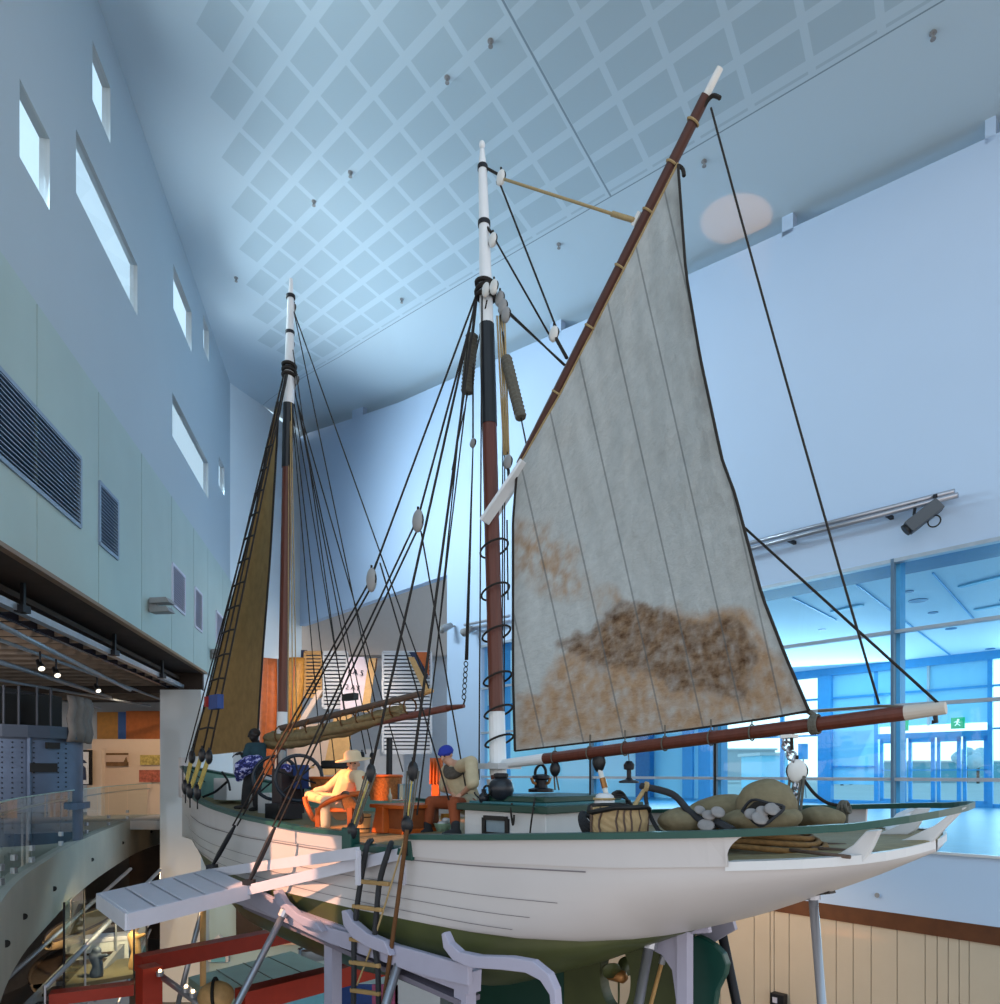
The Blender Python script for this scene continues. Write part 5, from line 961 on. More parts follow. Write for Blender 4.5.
m = MB(); a, b = Q(401, 800, .4), Q(394, 776, .4); m.bar(a, b, .1, .03, SN); B(m, 'leaning_board', 'pale_green', lb='grey-green board leaning beside the blue tub', cat='board')
c = Q(405, 801, .5); t = thing('blue_tub', 'blue tub behind the deck chest by the shroud tackle', 'tub', c); B(MB().lathe([(.13, 0), (.14, .26), (.12, .26), (.11, .03)], c, n=18, cap=False), 'tub_body', 'blue_drum', t); B(MB().ring(c + V((0, 0, .26)), (0, 0, 1), .135, .012), 'tub_rim', 'blue_drum', t)
# orange rack
t = thing('pin_rack', 'upright orange wooden rack with comb-like slots behind the seated person', 'rack', Q(436, 806, .3)); qr = .3
B(MB().bar(Q(435.5, 806, qr), Q(436.5, 762, qr), .16, .03, SN), 'board', 'orange_wood', t)
for k in range(4): B(MB().bar(Q(431 + k * 3.3, 784, qr - .03), Q(431.6 + k * 3.3, 758, qr - .03), .028, .04, SN), 'tooth', 'orange_wood', t)
c = PZ(443, 833, -.79); t = thing('enamel_basin', 'pale basin with green band between the feet of the seated person', 'basin', c); B(MB().lathe([(.07, 0), (.12, .12), (.125, .13), (.1, .12), (.06, .02)], c, n=20), 'basin_body', 'pale_green', t, smooth=True)
m = MB(); [m.ball(c + V((random.uniform(-.05, .05), random.uniform(-.05, .05), .13 + .02 * k)), .055, .05, .03) for k in range(3)]; B(m, 'white_rag', 'white_paint', lb='white rag heaped in the pale basin', cat='rag', smooth=True)
c = Q(446, 820, .1); m = MB(); m.bx(c + V((0, 0, .03)), .12, .1, .12, .4); B(m, 'wooden_box', 'ochre_wood', lb='small ochre box behind the legs of the seated person', cat='box', bevel=.006)
m = MB(); c = PZ(424, 829, -.78); m.hexa([c + SD * x + SN * y for x, y in ((-.14, -.1), (.14, -.1), (.14, .12), (-.14, .12))], [c + SD * x + SN * y + V((0, 0, .04)) for x, y in ((-.14, -.1), (.14, -.1), (.14, .12), (-.14, .12))]); B(m, 'deck_board', 'tan_wood', lb='flat pale board on the deck left of the seated person', cat='board')
# ================================================================== PEOPLE
def cap(m, a, b, ra, rb, n=12):
    a, b = V(a), V(b); k = 5; pts = [a.lerp(b, i / k) for i in range(k + 1)]; m.tube(pts, [ra + (rb - ra) * i / k for i in range(k + 1)], n)
    m.ball(a, ra, n=12, m=8); m.ball(b, rb, n=12, m=8)
def limb(m, pts, rs):
    for (a, b), (r0, r1) in zip(zip(pts, pts[1:]), zip(rs, rs[1:])): cap(m, a, b, r0, r1)
def fuse(m, name, mat, parent, vox=.011, sm=6, **k):
    o = B(m, name, mat, parent, **k)
    r = o.modifiers.new('r', 'REMESH'); r.mode = 'VOXEL'; r.voxel_size = vox
    s = o.modifiers.new('s', 'SMOOTH'); s.iterations = sm; s.factor = .5
    dg = bpy.context.evaluated_depsgraph_get(); me = bpy.data.meshes.new_from_object(o.evaluated_get(dg)); o.modifiers.clear(); old = o.data; o.data = me; me.name = name
    if not me.materials: me.materials.append(MATS[mat])
    for p in me.polygons: p.use_smooth = True
    return o
def hand(m, wrist, d, palmn, s=1.0, curl=.5):
    d = V(d).normalized(); pn = V(palmn); pn = (pn - d * pn.dot(d)).normalized(); side = d.cross(pn)
    cap(m, wrist, wrist + d * .05 * s, .024 * s, .027 * s); m.ball(wrist + d * .055 * s, .035 * s, .017 * s, .042 * s, (side, pn, d))
    for i, (o, L) in enumerate(((-.026, .058), (-.009, .07), (.009, .066), (.026, .052))):
        p = wrist + d * .088 * s + side * o * s; q = p + (d - pn * curl * .5).normalized() * L * .5 * s; r = q + (d - pn * curl * 1.6).normalized() * L * .55 * s
        limb(m, [p, q, r], [.0095 * s, .009 * s, .0075 * s])
    p = wrist + d * .03 * s - side * .03 * s; q = p + (d * .7 - side * .8).normalized() * .035 * s; limb(m, [p, q, q + (d - pn * .4).normalized() * .03 * s], [.012 * s, .0105 * s, .009 * s])
def head(m, c, fwd, up, r=.1):
    f = V(fwd).normalized(); u = V(up); u = (u - f * u.dot(f)).normalized(); l = u.cross(f)
    m.ball(c + u * r * .18, r * .78, r * .95, r * .92, (l, f, u)); m.ball(c - u * r * .42 + f * r * .22, r * .6, r * .66, r * .62, (l, f, u)); m.ball(c - u * r * .92 + f * r * .42, r * .3, r * .3, r * .2, (l, f, u))
    cap(m, c + f * r * .92 + u * r * .15, c + f * r * 1.1 - u * r * .2, r * .11, r * .18, 8); cap(m, c + f * r * .75 - u * r * .52 - l * r * .2, c + f * r * .75 - u * r * .52 + l * r * .2, r * .12, r * .12, 8)
    for sd in (-1, 1):
        m.ball(c + l * sd * r * .8 - u * r * .08, r * .1, r * .2, r * .28, (l, f, u)); cap(m, c + f * r * .85 + u * r * .28 - l * sd * r * .1, c + f * r * .78 + u * r * .28 - l * sd * r * .45, r * .1, r * .09, 8)
    return f, u, l
def eyes(c, f, u, l, r, parent):
    for sd in (-1, 1): B(MB().ball(c + f * r * .83 + u * r * .1 + l * sd * r * .3, r * .13, r * .13, r * .1), 'eye', 'black', parent, smooth=True)
def foot(m, ankle, d, s=1.0):
    d = V(d).normalized(); a = V(ankle); cap(m, a, a - V((0, 0, .05)) - d * .02, .042 * s, .04 * s); limb(m, [a + V((0, 0, -.045)) - d * .03, a + V((0, 0, -.055)) + d * .1, a + V((0, 0, -.06)) + d * .16], [.04 * s, .04 * s, .03 * s])

# ---- seated person in blue cap
dk = -.775
o = V((0, 0, 0)); t = thing('person', 'person in blue knit cap and pale jumper seated leaning forward by the deck house', 'person', PZ(452, 833, dk))
hp = Q(469, 804, -.15); ch = Q(459, 779, -.25); nk = Q(456, 766, -.3); hc = Q(446.5, 755, -.35)
sl, sr = Q(471, 763, -.55), Q(447, 771, .0); el, er = Q(473, 783, -.7), Q(444, 787, -.05); wl_, wr_ = Q(462, 794, -.6), Q(453, 793.5, -.35)
kl, kr = Q(454, 803, -.75), Q(431, 802, -.4); al, ar = Q(455.5, 829, -.8), Q(427.5, 828, -.45); hl, hr = Q(470, 806, -.35), Q(464, 803, .0)
fw = (Q(430, 765, -.7) - hc).normalized(); up = V((-.12, 0, 1))
m = MB(); f_, u_, l_ = head(m, hc, fw, up, .1); limb(m, [nk, hc - V((0, 0, .06))], [.06, .055]); limb(m, [hp, ch, nk], [.14, .15, .08])
limb(m, [sl, el, wl_], [.06, .047, .03]); limb(m, [sr, er, wr_], [.06, .047, .03]); limb(m, [hl, kl, al], [.085, .06, .04]); limb(m, [hr, kr, ar], [.085, .06, .04]); cap(m, sl, nk, .06, .07); cap(m, sr, nk, .06, .07)
foot(m, al, (-.7, -.6, 0)); foot(m, ar, (-.8, -.4, 0)); hand(m, wl_, V((-.75, -.15, -.4)), (.3, -.2, 1)); hand(m, wr_, V((.45, -.4, -.6)), (-.2, -.3, 1))
body = fuse(m, 'body', 'skin', t, .009, 3); eyes(hc, f_, u_, l_, .1, t)
m = MB(); limb(m, [hp + V((0, 0, .02)), ch, nk - V((0, 0, .05))], [.165, .175, .10]); limb(m, [sl, sl.lerp(el, 1.0), el.lerp(wl_, .12)], [.082, .075, .07]); limb(m, [sr, er, er.lerp(wr_, .12)], [.082, .075, .07]); cap(m, sl, sr, .09, .09)
fuse(m, 'jumper', 'cream_cloth', t, .012, 4, lb='pale cream jumper')
m = MB(); limb(m, [hr, kr, kr.lerp(ar, .75)], [.11, .082, .062]); limb(m, [hl, kl, kl.lerp(al, .75)], [.10, .08, .062]); cap(m, hl, hr, .11, .11); fuse(m, 'trousers', 'rust_cloth', t, .012, 3, lb='rust trousers')
m = MB(); limb(m, [hp, hl.lerp(kl, .45)], [.16, .11]); limb(m, [hl + V((.03, -.03, -.02)), hl + V((.0, -.08, -.28))], [.10, .07]); fuse(m, 'apron', M('apron', '#a79b82', .9, var=.12, scale=12), t, .013, 4, lb='pale apron')
m = MB()
for k, r in enumerate((.115, .125, .12)): m.ring(nk.lerp(hc, .12 - .12 * k) - V((0, 0, .02)) + f_ * .03 * k, (V((0, 0, 1)) + f_ * (.35 + .2 * k)).normalized(), r, .036, 20, 8)
fuse(m, 'scarf', 'scarf', t, .012, 2, lb='dark knitted scarf')
m = MB(); m.ball(hc + u_ * .045 - f_ * .008, .097, .112, .085, (l_, f_, u_)); m.ring(hc + u_ * .04, u_, .092, .018, 20, 6); fuse(m, 'knit_cap', 'blue_cloth', t, .01, 2, lb='blue knit cap')
for a, d in ((al, (-.7, -.6, 0)), (ar, (-.8, -.4, 0))):
    m = MB(); foot(m, a, d, 1.28); cap(m, a + V((0, 0, .06)), a, .055, .055); fuse(m, 'boot', 'charcoal_cloth', t, .011, 2, lb='dark boot')
# ---- reclining figure in white suit
t = thing('person', 'person in white suit and broad pale hat lounging in a wooden chair with legs crossed', 'person', PZ(338, 829, dk))
hp = Q(341, 803, -1.0); ch = Q(350, 783, -.95); nk = Q(352, 771, -.95); hc = Q(353.5, 764, -1.0)
sl, sr = Q(360, 777, -1.2), Q(344, 775, -.7); el, er = Q(363, 793, -1.3), Q(327, 789, -.8); wl_, wr_ = Q(347, 800, -1.3), Q(315, 791, -.95)
hl, hr = Q(344, 804, -1.15), Q(338, 801, -.9); kl, kr = Q(326, 801, -1.35), Q(309.5, 796, -.95); al, ar = Q(325.5, 826, -1.4), Q(327, 801, -1.25)
fw = (Q(340, 766, -1.9) - hc).normalized(); up = V((0, .15, 1))
m = MB(); f_, u_, l_ = head(m, hc, fw, up, .098); limb(m, [nk, hc - V((0, 0, .05))], [.055, .052]); limb(m, [hp, ch, nk], [.14, .15, .07]); limb(m, [sl, el, wl_], [.06, .045, .03]); limb(m, [sr, er, wr_], [.06, .045, .03]); limb(m, [hl, kl, al], [.085, .058, .04]); limb(m, [hr, kr, ar], [.085, .058, .04])
foot(m, al, (-.6, -.7, 0)); foot(m, ar + V((0, 0, .02)), (.5, -.8, 0)); hand(m, wl_, (-.7, -.2, -.1), (0, -.3, 1)); hand(m, wr_, (-.8, -.2, -.3), (0, 0, 1)); cap(m, sl, sr, .08, .08)
fuse(m, 'body', 'skin', t, .009, 3); eyes(hc, f_, u_, l_, .098, t)
m = MB(); limb(m, [hp, ch, nk - V((0, 0, .05))], [.165, .18, .09]); limb(m, [sl, el, el.lerp(wl_, .9)], [.085, .068, .05]); limb(m, [sr, er, er.lerp(wr_, .9)], [.085, .068, .05]); cap(m, sl, sr, .09, .09); cap(m, hp, hp - V((0, 0, .08)), .17, .16); fuse(m, 'jacket', 'suit_white', t, .012, 4, lb='white jacket')
m = MB(); limb(m, [hl, kl, kl.lerp(al, .95)], [.105, .078, .065]); limb(m, [hr, kr, kr.lerp(ar, .9)], [.105, .078, .06]); fuse(m, 'trousers', 'suit_white', t, .012, 3, lb='white trousers')
B(MB().lathe([(.24, .05), (.235, .06), (.12, .075), (.11, .15), (.07, .185), (.0, .19)], hc, (u_ + f_ * .1 + V((-.12, 0, 0))).normalized(), 24), 'hat', 'suit_white', t, lb='broad pale hat', smooth=True)
for a, d in ((al, (-.6, -.7, 0)), (ar + V((0, 0, .02)), (.5, -.8, 0))): m = MB(); foot(m, a, d, 1.2); fuse(m, 'shoe', 'cream_cloth', t, .011, 2)
m = MB(); c = wl_ + V((-.02, -.06, .06)); m.lathe([(.035, -.05), (.04, .05)], c, (1, -.2, .1), 14); B(m, 'metal_mug', 'steel', lb='grey metal mug in the hand of the reclining person', cat='mug', smooth=True)
# planter's chair below
t = thing('planter_chair', 'orange wooden planter chair with curved arms carrying the reclining person', 'chair', PZ(336, 830, dk))
B(MB().hexa([Q(322, 812, -1.35), Q(350, 812, -1.35), Q(352, 812, -.75), Q(326, 812, -.75)], [Q(322, 807, -1.35), Q(350, 809, -1.35), Q(352, 809, -.75), Q(326, 807, -.75)]), 'seat', 'orange_wood', t, bevel=.01)
B(MB().hexa([Q(350, 811, -1.3), Q(354, 811, -1.3), Q(356, 811, -.7), Q(352, 811, -.7)], [Q(362, 776, -1.25), Q(365, 776, -1.25), Q(366, 776, -.6), Q(363, 776, -.6)]), 'backrest', 'orange_wood', t, bevel=.01)
for q in (-1.42, -.68):
    B(MB().tube(smoothpath([Q(305, 797, q), Q(307, 806, q), Q(315, 820, q), Q(322, 806, q), Q(340, 797, q), Q(362, 793, q)], 5), .035, 8), 'arm', 'orange_wood', t, smooth=True)
for px, q in ((318, -1.42), (318, -.68), (350, -1.42), (350, -.68)): 
    a = Q(px, 808, q); B(MB().bar(a, V((a.x, a.y, -.775)), .06, .06), 'leg', 'orange_wood', t)
# ---- standing dark figure
fz = -.67; t = thing('person', 'dark-skinned person standing at the bow holding a violet patterned cloth bundle', 'person', PZ(251, 809, fz))
Yp = PZ(251, 810, fz).y; K = lambda x, y, dy=0.0: P(x, y, Yp + dy)
hp = K(255, 767); ch = K(256, 752); nk = K(256, 742.5); hc = K(254, 735, -.05); sl, sr = K(262, 747, .02), K(249.5, 747, -.1); el, er = K(262.5, 759, -.1), K(245, 756, -.2); wl_, wr_ = K(252, 762, -.25), K(240, 753, -.3)
hl, hr = K(258, 770), K(251.5, 770, -.08); kl, kr = K(256.5, 789, -.02), K(247, 787, -.12); al, ar = K(256.5, 806, .02), K(244.5, 804, -.08)
m = MB(); f_, u_, l_ = head(m, hc, (-.6, -.75, -.1), (0, 0, 1), .105); limb(m, [nk - V((0, 0, .03)), hc - V((0, 0, .06))], [.055, .055]); limb(m, [hp, ch, nk], [.13, .15, .07]); limb(m, [sl, el, wl_], [.055, .042, .03]); limb(m, [sr, er, wr_], [.055, .042, .03]); cap(m, sl, sr, .07, .07)
limb(m, [hl, kl, al], [.09, .062, .04]); limb(m, [hr, kr, ar], [.09, .062, .04]); foot(m, al, (-.4, -.9, 0)); foot(m, ar, (-.8, -.5, 0)); hand(m, wl_, (-.9, -.2, -.1), (0, 0, 1)); hand(m, wr_, (-.7, -.4, -.3), (0, 0, 1))
fuse(m, 'body', 'skin_dark', t, .010, 3); eyes(hc, f_, u_, l_, .105, t)
m = MB(); limb(m, [hp + V((0, 0, .05)), ch, nk - V((0, 0, .06))], [.15, .175, .09]); limb(m, [sl, el, el.lerp(wl_, .3)], [.08, .065, .055]); limb(m, [sr, er, er.lerp(wr_, .3)], [.08, .065, .055]); cap(m, sl, sr, .085, .085); fuse(m, 'shirt', M('teal_cloth', '#25404a', .9), t, .013, 3, lb='dark teal shirt')
m = MB(); limb(m, [hl, kl, kl.lerp(al, .95)], [.11, .085, .065]); limb(m, [hr, kr, kr.lerp(ar, .95)], [.11, .085, .065]); cap(m, hp, hl.lerp(hr, .5), .14, .12); fuse(m, 'trousers', 'charcoal_cloth', t, .013, 3, lb='charcoal trousers')
m = MB(); m.ball(hc + u_ * .035 - f_ * .02, .092, .105, .09, (l_, f_, u_)); fuse(m, 'hair', 'hair', t, .012, 2)
m = MB(); limb(m, [K(256, 761, -.28), K(249, 764, -.32), K(243, 768, -.34), K(239, 774, -.3)], [.10, .15, .15, .09]); limb(m, [K(243, 766, -.36), K(240, 778, -.33)], [.12, .06])
for i, v in enumerate(m.v): m.v[i] = v + V((1, .6, .8)) * .04 * noise.noise(v * 9)
o = fuse(m, 'patterned_cloth', 'violet_cloth', None, .014, 2, lb='violet and white patterned cloth bundle held by the standing person', cat='cloth')
# ================================================================== GALLERY ON THE LEFT
edge = [(-2.2, 2.6), (-3.3, 4.2), (-4.7, 6.4), (-6.06, 8.48), (-7.1, 10.3), (-8.0, 12.17), (-9.9, 16.5), (-11.5, 20.8), (-12.9, 25.1), (-13.6, 28.7)]
ep = smoothpath([V((x, y, 0)) for x, y in edge], 6)
def offs(d):
    out = []
    for i, p in enumerate(ep):
        a, b = ep[max(i - 1, 0)], ep[min(i + 1, len(ep) - 1)]; tn = (b - a).normalized(); out.append(p + V((-tn.y, tn.x, 0)) * d)
    return out
m = MB(); o0, o1 = offs(0), offs(3.0)
m.grid([[V((a.x, a.y, FLOOR - 1.2)), V((a.x, a.y, FLOOR)), V((b.x, b.y, FLOOR)), V((b.x, b.y, FLOOR - 1.2))] for a, b in zip(o0, [V((min(p.x - .6, -9.5 if p.y > 6 else -6), p.y, 0)) if False else q for p, q in zip(o0, o1)])]); ST_(m, 'floor_gallery', 'concrete')
m = MB(); m.grid([[V((a.x, a.y, FLOOR - .004)), V((-27, a.y, FLOOR - .004))] for a in offs(.2)]); ST_(m, 'floor_gallery_deep', M('gallery_floor', '#6f6d6c', .5, var=.1))
t = thing('glass_balustrade', 'curved clear glass balustrade with steel fixings along the concrete gallery edge', 'balustrade', V((-8, 12, FLOOR)))
gl = offs(.12); N0 = 6
brk = list(range(10, len(gl) - 1, 4))
for i0, i1 in zip(brk, brk[1:]):
    m = MB(); seg_ = [gl[i0].lerp(gl[i0 + 1], .03)] + gl[i0 + 1:i1] + [gl[i1 - 1].lerp(gl[i1], .97)]
    m.grid([[V((p.x, p.y, FLOOR - .1)), V((p.x, p.y, FLOOR + 1.2))] for p in seg_]); B(m, 'glass_panel', 'glass_green', t)
    m = MB(); p = gl[i0]; [m.bx((p.x, p.y, FLOOR + z), .07, .07, .09) for z in (.1, .3)]; B(m, 'fixing', 'steel', t)
m = MB(); m.tube([V((p.x, p.y, FLOOR + 1.0)) for p in offs(.22)[10:]], .022, 8); B(m, 'handrail', 'steel', t, smooth=True)
m = MB(); m.tube([V((p.x, p.y, FLOOR + 1.2)) for p in gl[10:]], .012, 6); B(m, 'top_edge', M('glass_edge', '#9fc4bd', .3), t)
m = MB(); [m.lathe([(.05, 0), (.05, .02)], V((p.x, p.y, FLOOR - .62)), (V((p.y, -p.x, 0)) * 0 + V((.85, -.5, 0))), 12) for p in offs(-.005)[14::6]]; ST_(m, 'trim_170', 'black')
# dark submarine tower
t = thing('submarine_tower', 'dark riveted steel submarine conning tower with covered bridge behind the glass balustrade', 'submarine', V((-11.8, 16, FLOOR)))
def arc(cx, cy, rx, ry, z, a0, a1, n=24): return [V((cx + rx * math.cos(a0 + (a1 - a0) * i / n), cy + ry * math.sin(a0 + (a1 - a0) * i / n), z)) for i in range(n + 1)]
A0_, A1_ = -math.pi, math.pi * .5
def ang(px): return min((abs(CX + F * (-12.6 + 2.6 * math.cos(a)) / (16.4 + 1.9 * math.sin(a)) - px), a) for a in [-2.3 + 2.7 * i / 400 for i in range(401)] if True)[1]
zt_ = lambda y, Y=14.6: (HZ - y) / F * Y
m = MB(); m.grid([arc(-12.6, 16.4, 2.6, 1.9, z, A0_, A1_) for z in (FLOOR, -.6, 0, .4, .82)]); B(m, 'hull_plating', 'sub_steel', t, smooth=True)
m = MB(); m.grid([arc(-12.6, 16.4, 2.75, 2.0, z, A0_, A1_) for z in (.78, 1.05)]); B(m, 'bridge_rim', M('sub_dark', '#2b3340', .5), t); m = MB(); m.prism(arc(-12.6, 16.4, 2.7, 1.95, 1.0, A0_, A1_), V((0, 0, .05))); B(m, 'bridge_deck', 'dark_recess', t)
m = MB(); m.bx((-12.9, 16.4, 1.45), 3.9, 2.2, .9); B(m, 'bridge_casing', 'dark_recess', t)
m = MB()
for a in (ang(3), ang(18), ang(36), ang(50)): m.tube([V((-12.6 + 2.62 * math.cos(a), 16.4 + 1.9 * math.sin(a), 1.05)), V((-12.6 + 2.62 * math.cos(a), 16.4 + 1.9 * math.sin(a), 1.9))], .03, 6)
m.tube([p for p in arc(-12.6, 16.4, 2.62, 1.9, 1.75, -2.7, -.4)], .025, 6); B(m, 'bridge_rail', 'iron', t)
m = MB(); pts = [arc(-12.6, 16.4, 2.72 + .06 * (k % 2), 2.0, z, ang(63), .5, 14) for k, z in enumerate((.72, .95, 1.25, 1.55, 1.78))]
for r_ in pts:
    for i, p in enumerate(r_): p.x += .05 * math.sin(i * 1.9); p.y -= .05 * math.cos(i * 1.9)
m.grid(pts); B(m, 'canvas_cover', 'canvas_grey', t, smooth=True, solid=.03)
m = MB()
for a in (ang(2), ang(12), ang(22), ang(34), ang(58), ang(66)):
    for k in range(18): m.ball(V((-12.6 + 2.605 * math.cos(a), 16.4 + 1.905 * math.sin(a), -1.2 + .11 * k)), .018, n=6, m=4)
B(m, 'rivet_rows', 'iron', t)
for a, w, h, z in ((ang(52), .32, .14, .62), (ang(43), .6, .2, .12)): c = V((-12.6 + 2.62 * math.cos(a), 16.4 + 1.92 * math.sin(a), z)); m = MB(); m.bx(c, w, .06, h, a + math.pi / 2); B(m, 'plate_opening', 'dark_recess', t)
m = MB(); m.tube([V((-12.6 + 2.63 * math.cos(ang(28)), 16.4 + 1.93 * math.sin(ang(28)), z)) for z in (-1.5, .8)], .05, 6); B(m, 'plate_strap', 'sub_steel', t)
m = MB(); m.grid([arc(-12.6, 16.4, 2.7, 2.0, FLOOR + .75, A0_, .4), arc(-12.6, 16.4, 2.7, 2.0, FLOOR + .9, A0_, .4)]); B(m, 'hull_fender', 'sub_steel', t, solid=.1)
# exhibit wall with panels, framed silhouette, tall backdrop
Yw = 27.0
def wr(px0, py0, px1, py1, Y, th=.06): a, b = P(px0, py1, Y), P(px1, py0, Y); return MB().bx(((a.x + b.x) / 2, Y + th / 2, (a.z + b.z) / 2), b.x - a.x, th, b.z - a.z)
a, b = P(91, 739, Yw), P(175, 739, Yw); ST_(MB().bx(((a.x + b.x) / 2, Yw + .2, (a.z + FLOOR) / 2), b.x - a.x, .3, a.z - FLOOR), 'wall_exhibit', 'exhibit_wall')
a, b = P(-60, 690, 29.5), P(185, 690, 29.5); ST_(MB().bx(((a.x + b.x) / 2, 29.9, .75), b.x - a.x, .3, 5.0), 'wall_gallery_back', 'grey_light')
for lb, bx_, mt in (('ochre banner on the back wall above the exhibit wall', (97, 712, 118, 739), 'ochre_wood'), ('narrow blue banner between the ochre and the orange one', (118, 712, 126, 739), M('banner_blue', '#3f5f96', .8)), ('wide orange banner beside the pale column', (126, 711, 165, 739), M('banner_orange', '#c06a34', .8, var=.15))):
    B(wr(*bx_, 29.4, .05), 'wall_banner', mt, lb=lb, cat='banner', group='banners on the gallery back wall')
def poster(box, lb, mt, extra=None):
    a = P(box[0], box[3], Yw); t = thing('wall_print', lb, 'print', a, 'prints on the exhibit wall'); B(wr(*box, Yw - .03, .04), 'sheet', mt, t)
    if extra:
        for k, (bx_, m2, nm) in enumerate(extra): B(wr(*bx_, Yw - .045, .03), nm, m2, t)
poster((106, 753, 128, 766), 'wide ship print with a dark hull shape, left on the exhibit wall', 'pink_beige', [((106, 762, 128, 766), 'print_brown', 'dark_hull'), ((106, 753, 128, 755), 'print_brown', 'dark_band')]); B(MB().prism([P(x, y, Yw - .06) for x, y in ((123, 763), (127.5, 763), (126, 757))], V((0, .03, 0))), 'wall_print_sail', 'print_brown', lb='dark triangular mark on the wide ship print', cat='print')
poster((140, 755, 160, 765), 'ochre print, upper of the two on the right of the exhibit wall', 'print_ochre'); poster((139, 770, 160, 782), 'red and white print under the ochre one on the exhibit wall', 'print_red')
t = thing('framed_portrait', 'dark framed panel showing a figure in navy coat and wide hat beside the submarine tower', 'panel', P(80, 790, 26)); B(wr(70, 750, 91, 785, 26, .1), 'frame', 'dark_recess', t); B(wr(72, 752, 88, 784, 25.95, .06), 'picture', 'print_white', t)
B(MB().prism([P(x, y, 25.93) for x, y in ((76, 780), (86, 780), (85.5, 768), (83, 765.5), (79, 765.5), (76.5, 768))], V((0, .03, 0))), 'navy_coat', 'navy', t); B(MB().prism([P(x, y, 25.93) for x, y in ((74.5, 763.5), (87, 763), (84, 760), (81, 759), (78, 760))], V((0, .03, 0))), 'wide_hat', 'navy', t)
a = P(96, 790, 26.3); B(MB().bx((a.x, 26.3, -.35), .55, .2, 2.5), 'white_pillar', 'exhibit_wall', lb='narrow pale pillar beside the framed navy figure panel', cat='pillar')
# ================================================================== LOWER HALL, SEEN BELOW THE GALLERY
def zpt(x, y, z): return PZ(x, y, z)
t = thing('red_frame', 'red painted steel beam frame standing below the hull and gangplank', 'steel frame', PZ(148, 968, -3.2))
B(MB().bar(zpt(138, 964, -3.2), zpt(325, 927, -3.2), .3, .28), 'beam', 'red_steel', t); B(MB().bar(zpt(240, 1001, -3.2), zpt(385, 964, -3.2), .3, .3), 'beam', 'red_steel', t)
a = zpt(149, 975, -3.25); B(MB().bar(V((a.x, a.y, -3.1)), V((a.x, a.y, LOWER)), .32, .3, SN), 'post', 'red_steel', t); B(MB().bar(zpt(50, 998, -3.9), zpt(134, 988, -3.9), .3, .2), 'beam', 'red_steel', t)
a = zpt(62, 997, -3.95); B(MB().bar(a, V((a.x, a.y, LOWER)), .15, .15, SN), 'post', 'red_steel', t)
m = MB(); a, b = zpt(150, 968, -3.3), zpt(200, 1004, -3.3); m.tube([a, b + (b - a) * .2], .05, 8); B(m, 'brace_tube', 'steel', t, smooth=True)
for k, (x, y) in enumerate(((155, 971), (160, 976), (186, 992), (193, 997))): c = zpt(x, y, -3.22); t2 = thing('track_lamp', 'tiny lit lamp on the steel tube beside the red post', 'lamp', c, 'lamps along the steel tube'); B(MB().lathe([(.05, 0), (.06, .07)], c, (0, 0, 1), 10), 'housing', 'steel', t2); B(MB().ball(c + V((0, 0, .085)), .026), 'bulb', M('bulb', '#ffd9a0', emit=6), t2, smooth=True)
t = thing('green_cabin', 'flat green-roofed cabin standing on the lower floor inside the red frame', 'cabin', PZ(250, 990, -4.2))
rf = [zpt(188, 977, -4.1), zpt(291, 951, -4.1), zpt(328, 966, -4.1), zpt(222, 1003, -4.1)]
B(MB().hexa([p - V((0, 0, .16)) for p in rf], rf), 'roof', 'roof_green', t, bevel=.01); ins = [p.lerp((rf[0] + rf[2]) / 2, .06) for p in rf]; B(MB().hexa([V((p.x, p.y, LOWER)) for p in ins], [p - V((0, 0, .16)) for p in ins]), 'walls', 'turquoise', t)
m = MB()
for k in range(3): a, b = rf[0].lerp(rf[1], .25 * (k + 1)), rf[3].lerp(rf[2], .25 * (k + 1)); m.bar(a + V((0, 0, .005)), b + V((0, 0, .005)), .02, .012)
B(m, 'roof_seams', 'hull_green', t)
c = zpt(216, 996, -3.0); t = thing('cork_float', 'round brown leather-like ball with a dark strap at the lower edge', 'float', c - V((0, 0, .2))); B(MB().ball(c, .24, .22, .2), 'ball', 'statue', t, smooth=True); B(MB().ring(c, (1, .2, .1), .235, .022, 24, 6), 'strap', 'dark_recess', t); B(MB().tube([c - V((0, 0, .1)), V((c.x, c.y, LOWER))], .04, 8), 'stand', 'iron', t)
# stair with handrails under the gallery, canoe, plinth, glass case
st0, st1 = zpt(45, 985, -3.6), zpt(160, 868, -2.6)
t = thing('stair_flight', 'steel-railed stair rising under the curved gallery edge', 'stair', st0 - V((0, 0, .6)))
for dx in (0, .9): B(MB().bar(st0 + V((-dx, .2 * dx, -1.0)), st1 + V((-dx, .2 * dx, -1.0)), .1, .3), 'stringer', 'block_grey', t)
for dx in (0, .9): B(MB().tube([st0 + V((-dx, .2 * dx, -.05)), st1 + V((-dx, .2 * dx, -.05))], .045, 8), 'handrail', 'steel', t, smooth=True)
for k in range(12): p = st0.lerp(st1, k / 11) + V((-.45, .1, -1.0)); B(MB().bx(p, .9, .5, .05, .3), 'tread', 'gallery_dark', t)
for k in range(5): p = st0.lerp(st1, k / 4); B(MB().tube([p, p - V((0, 0, 1))], .02, 6), 'baluster', 'steel', t)
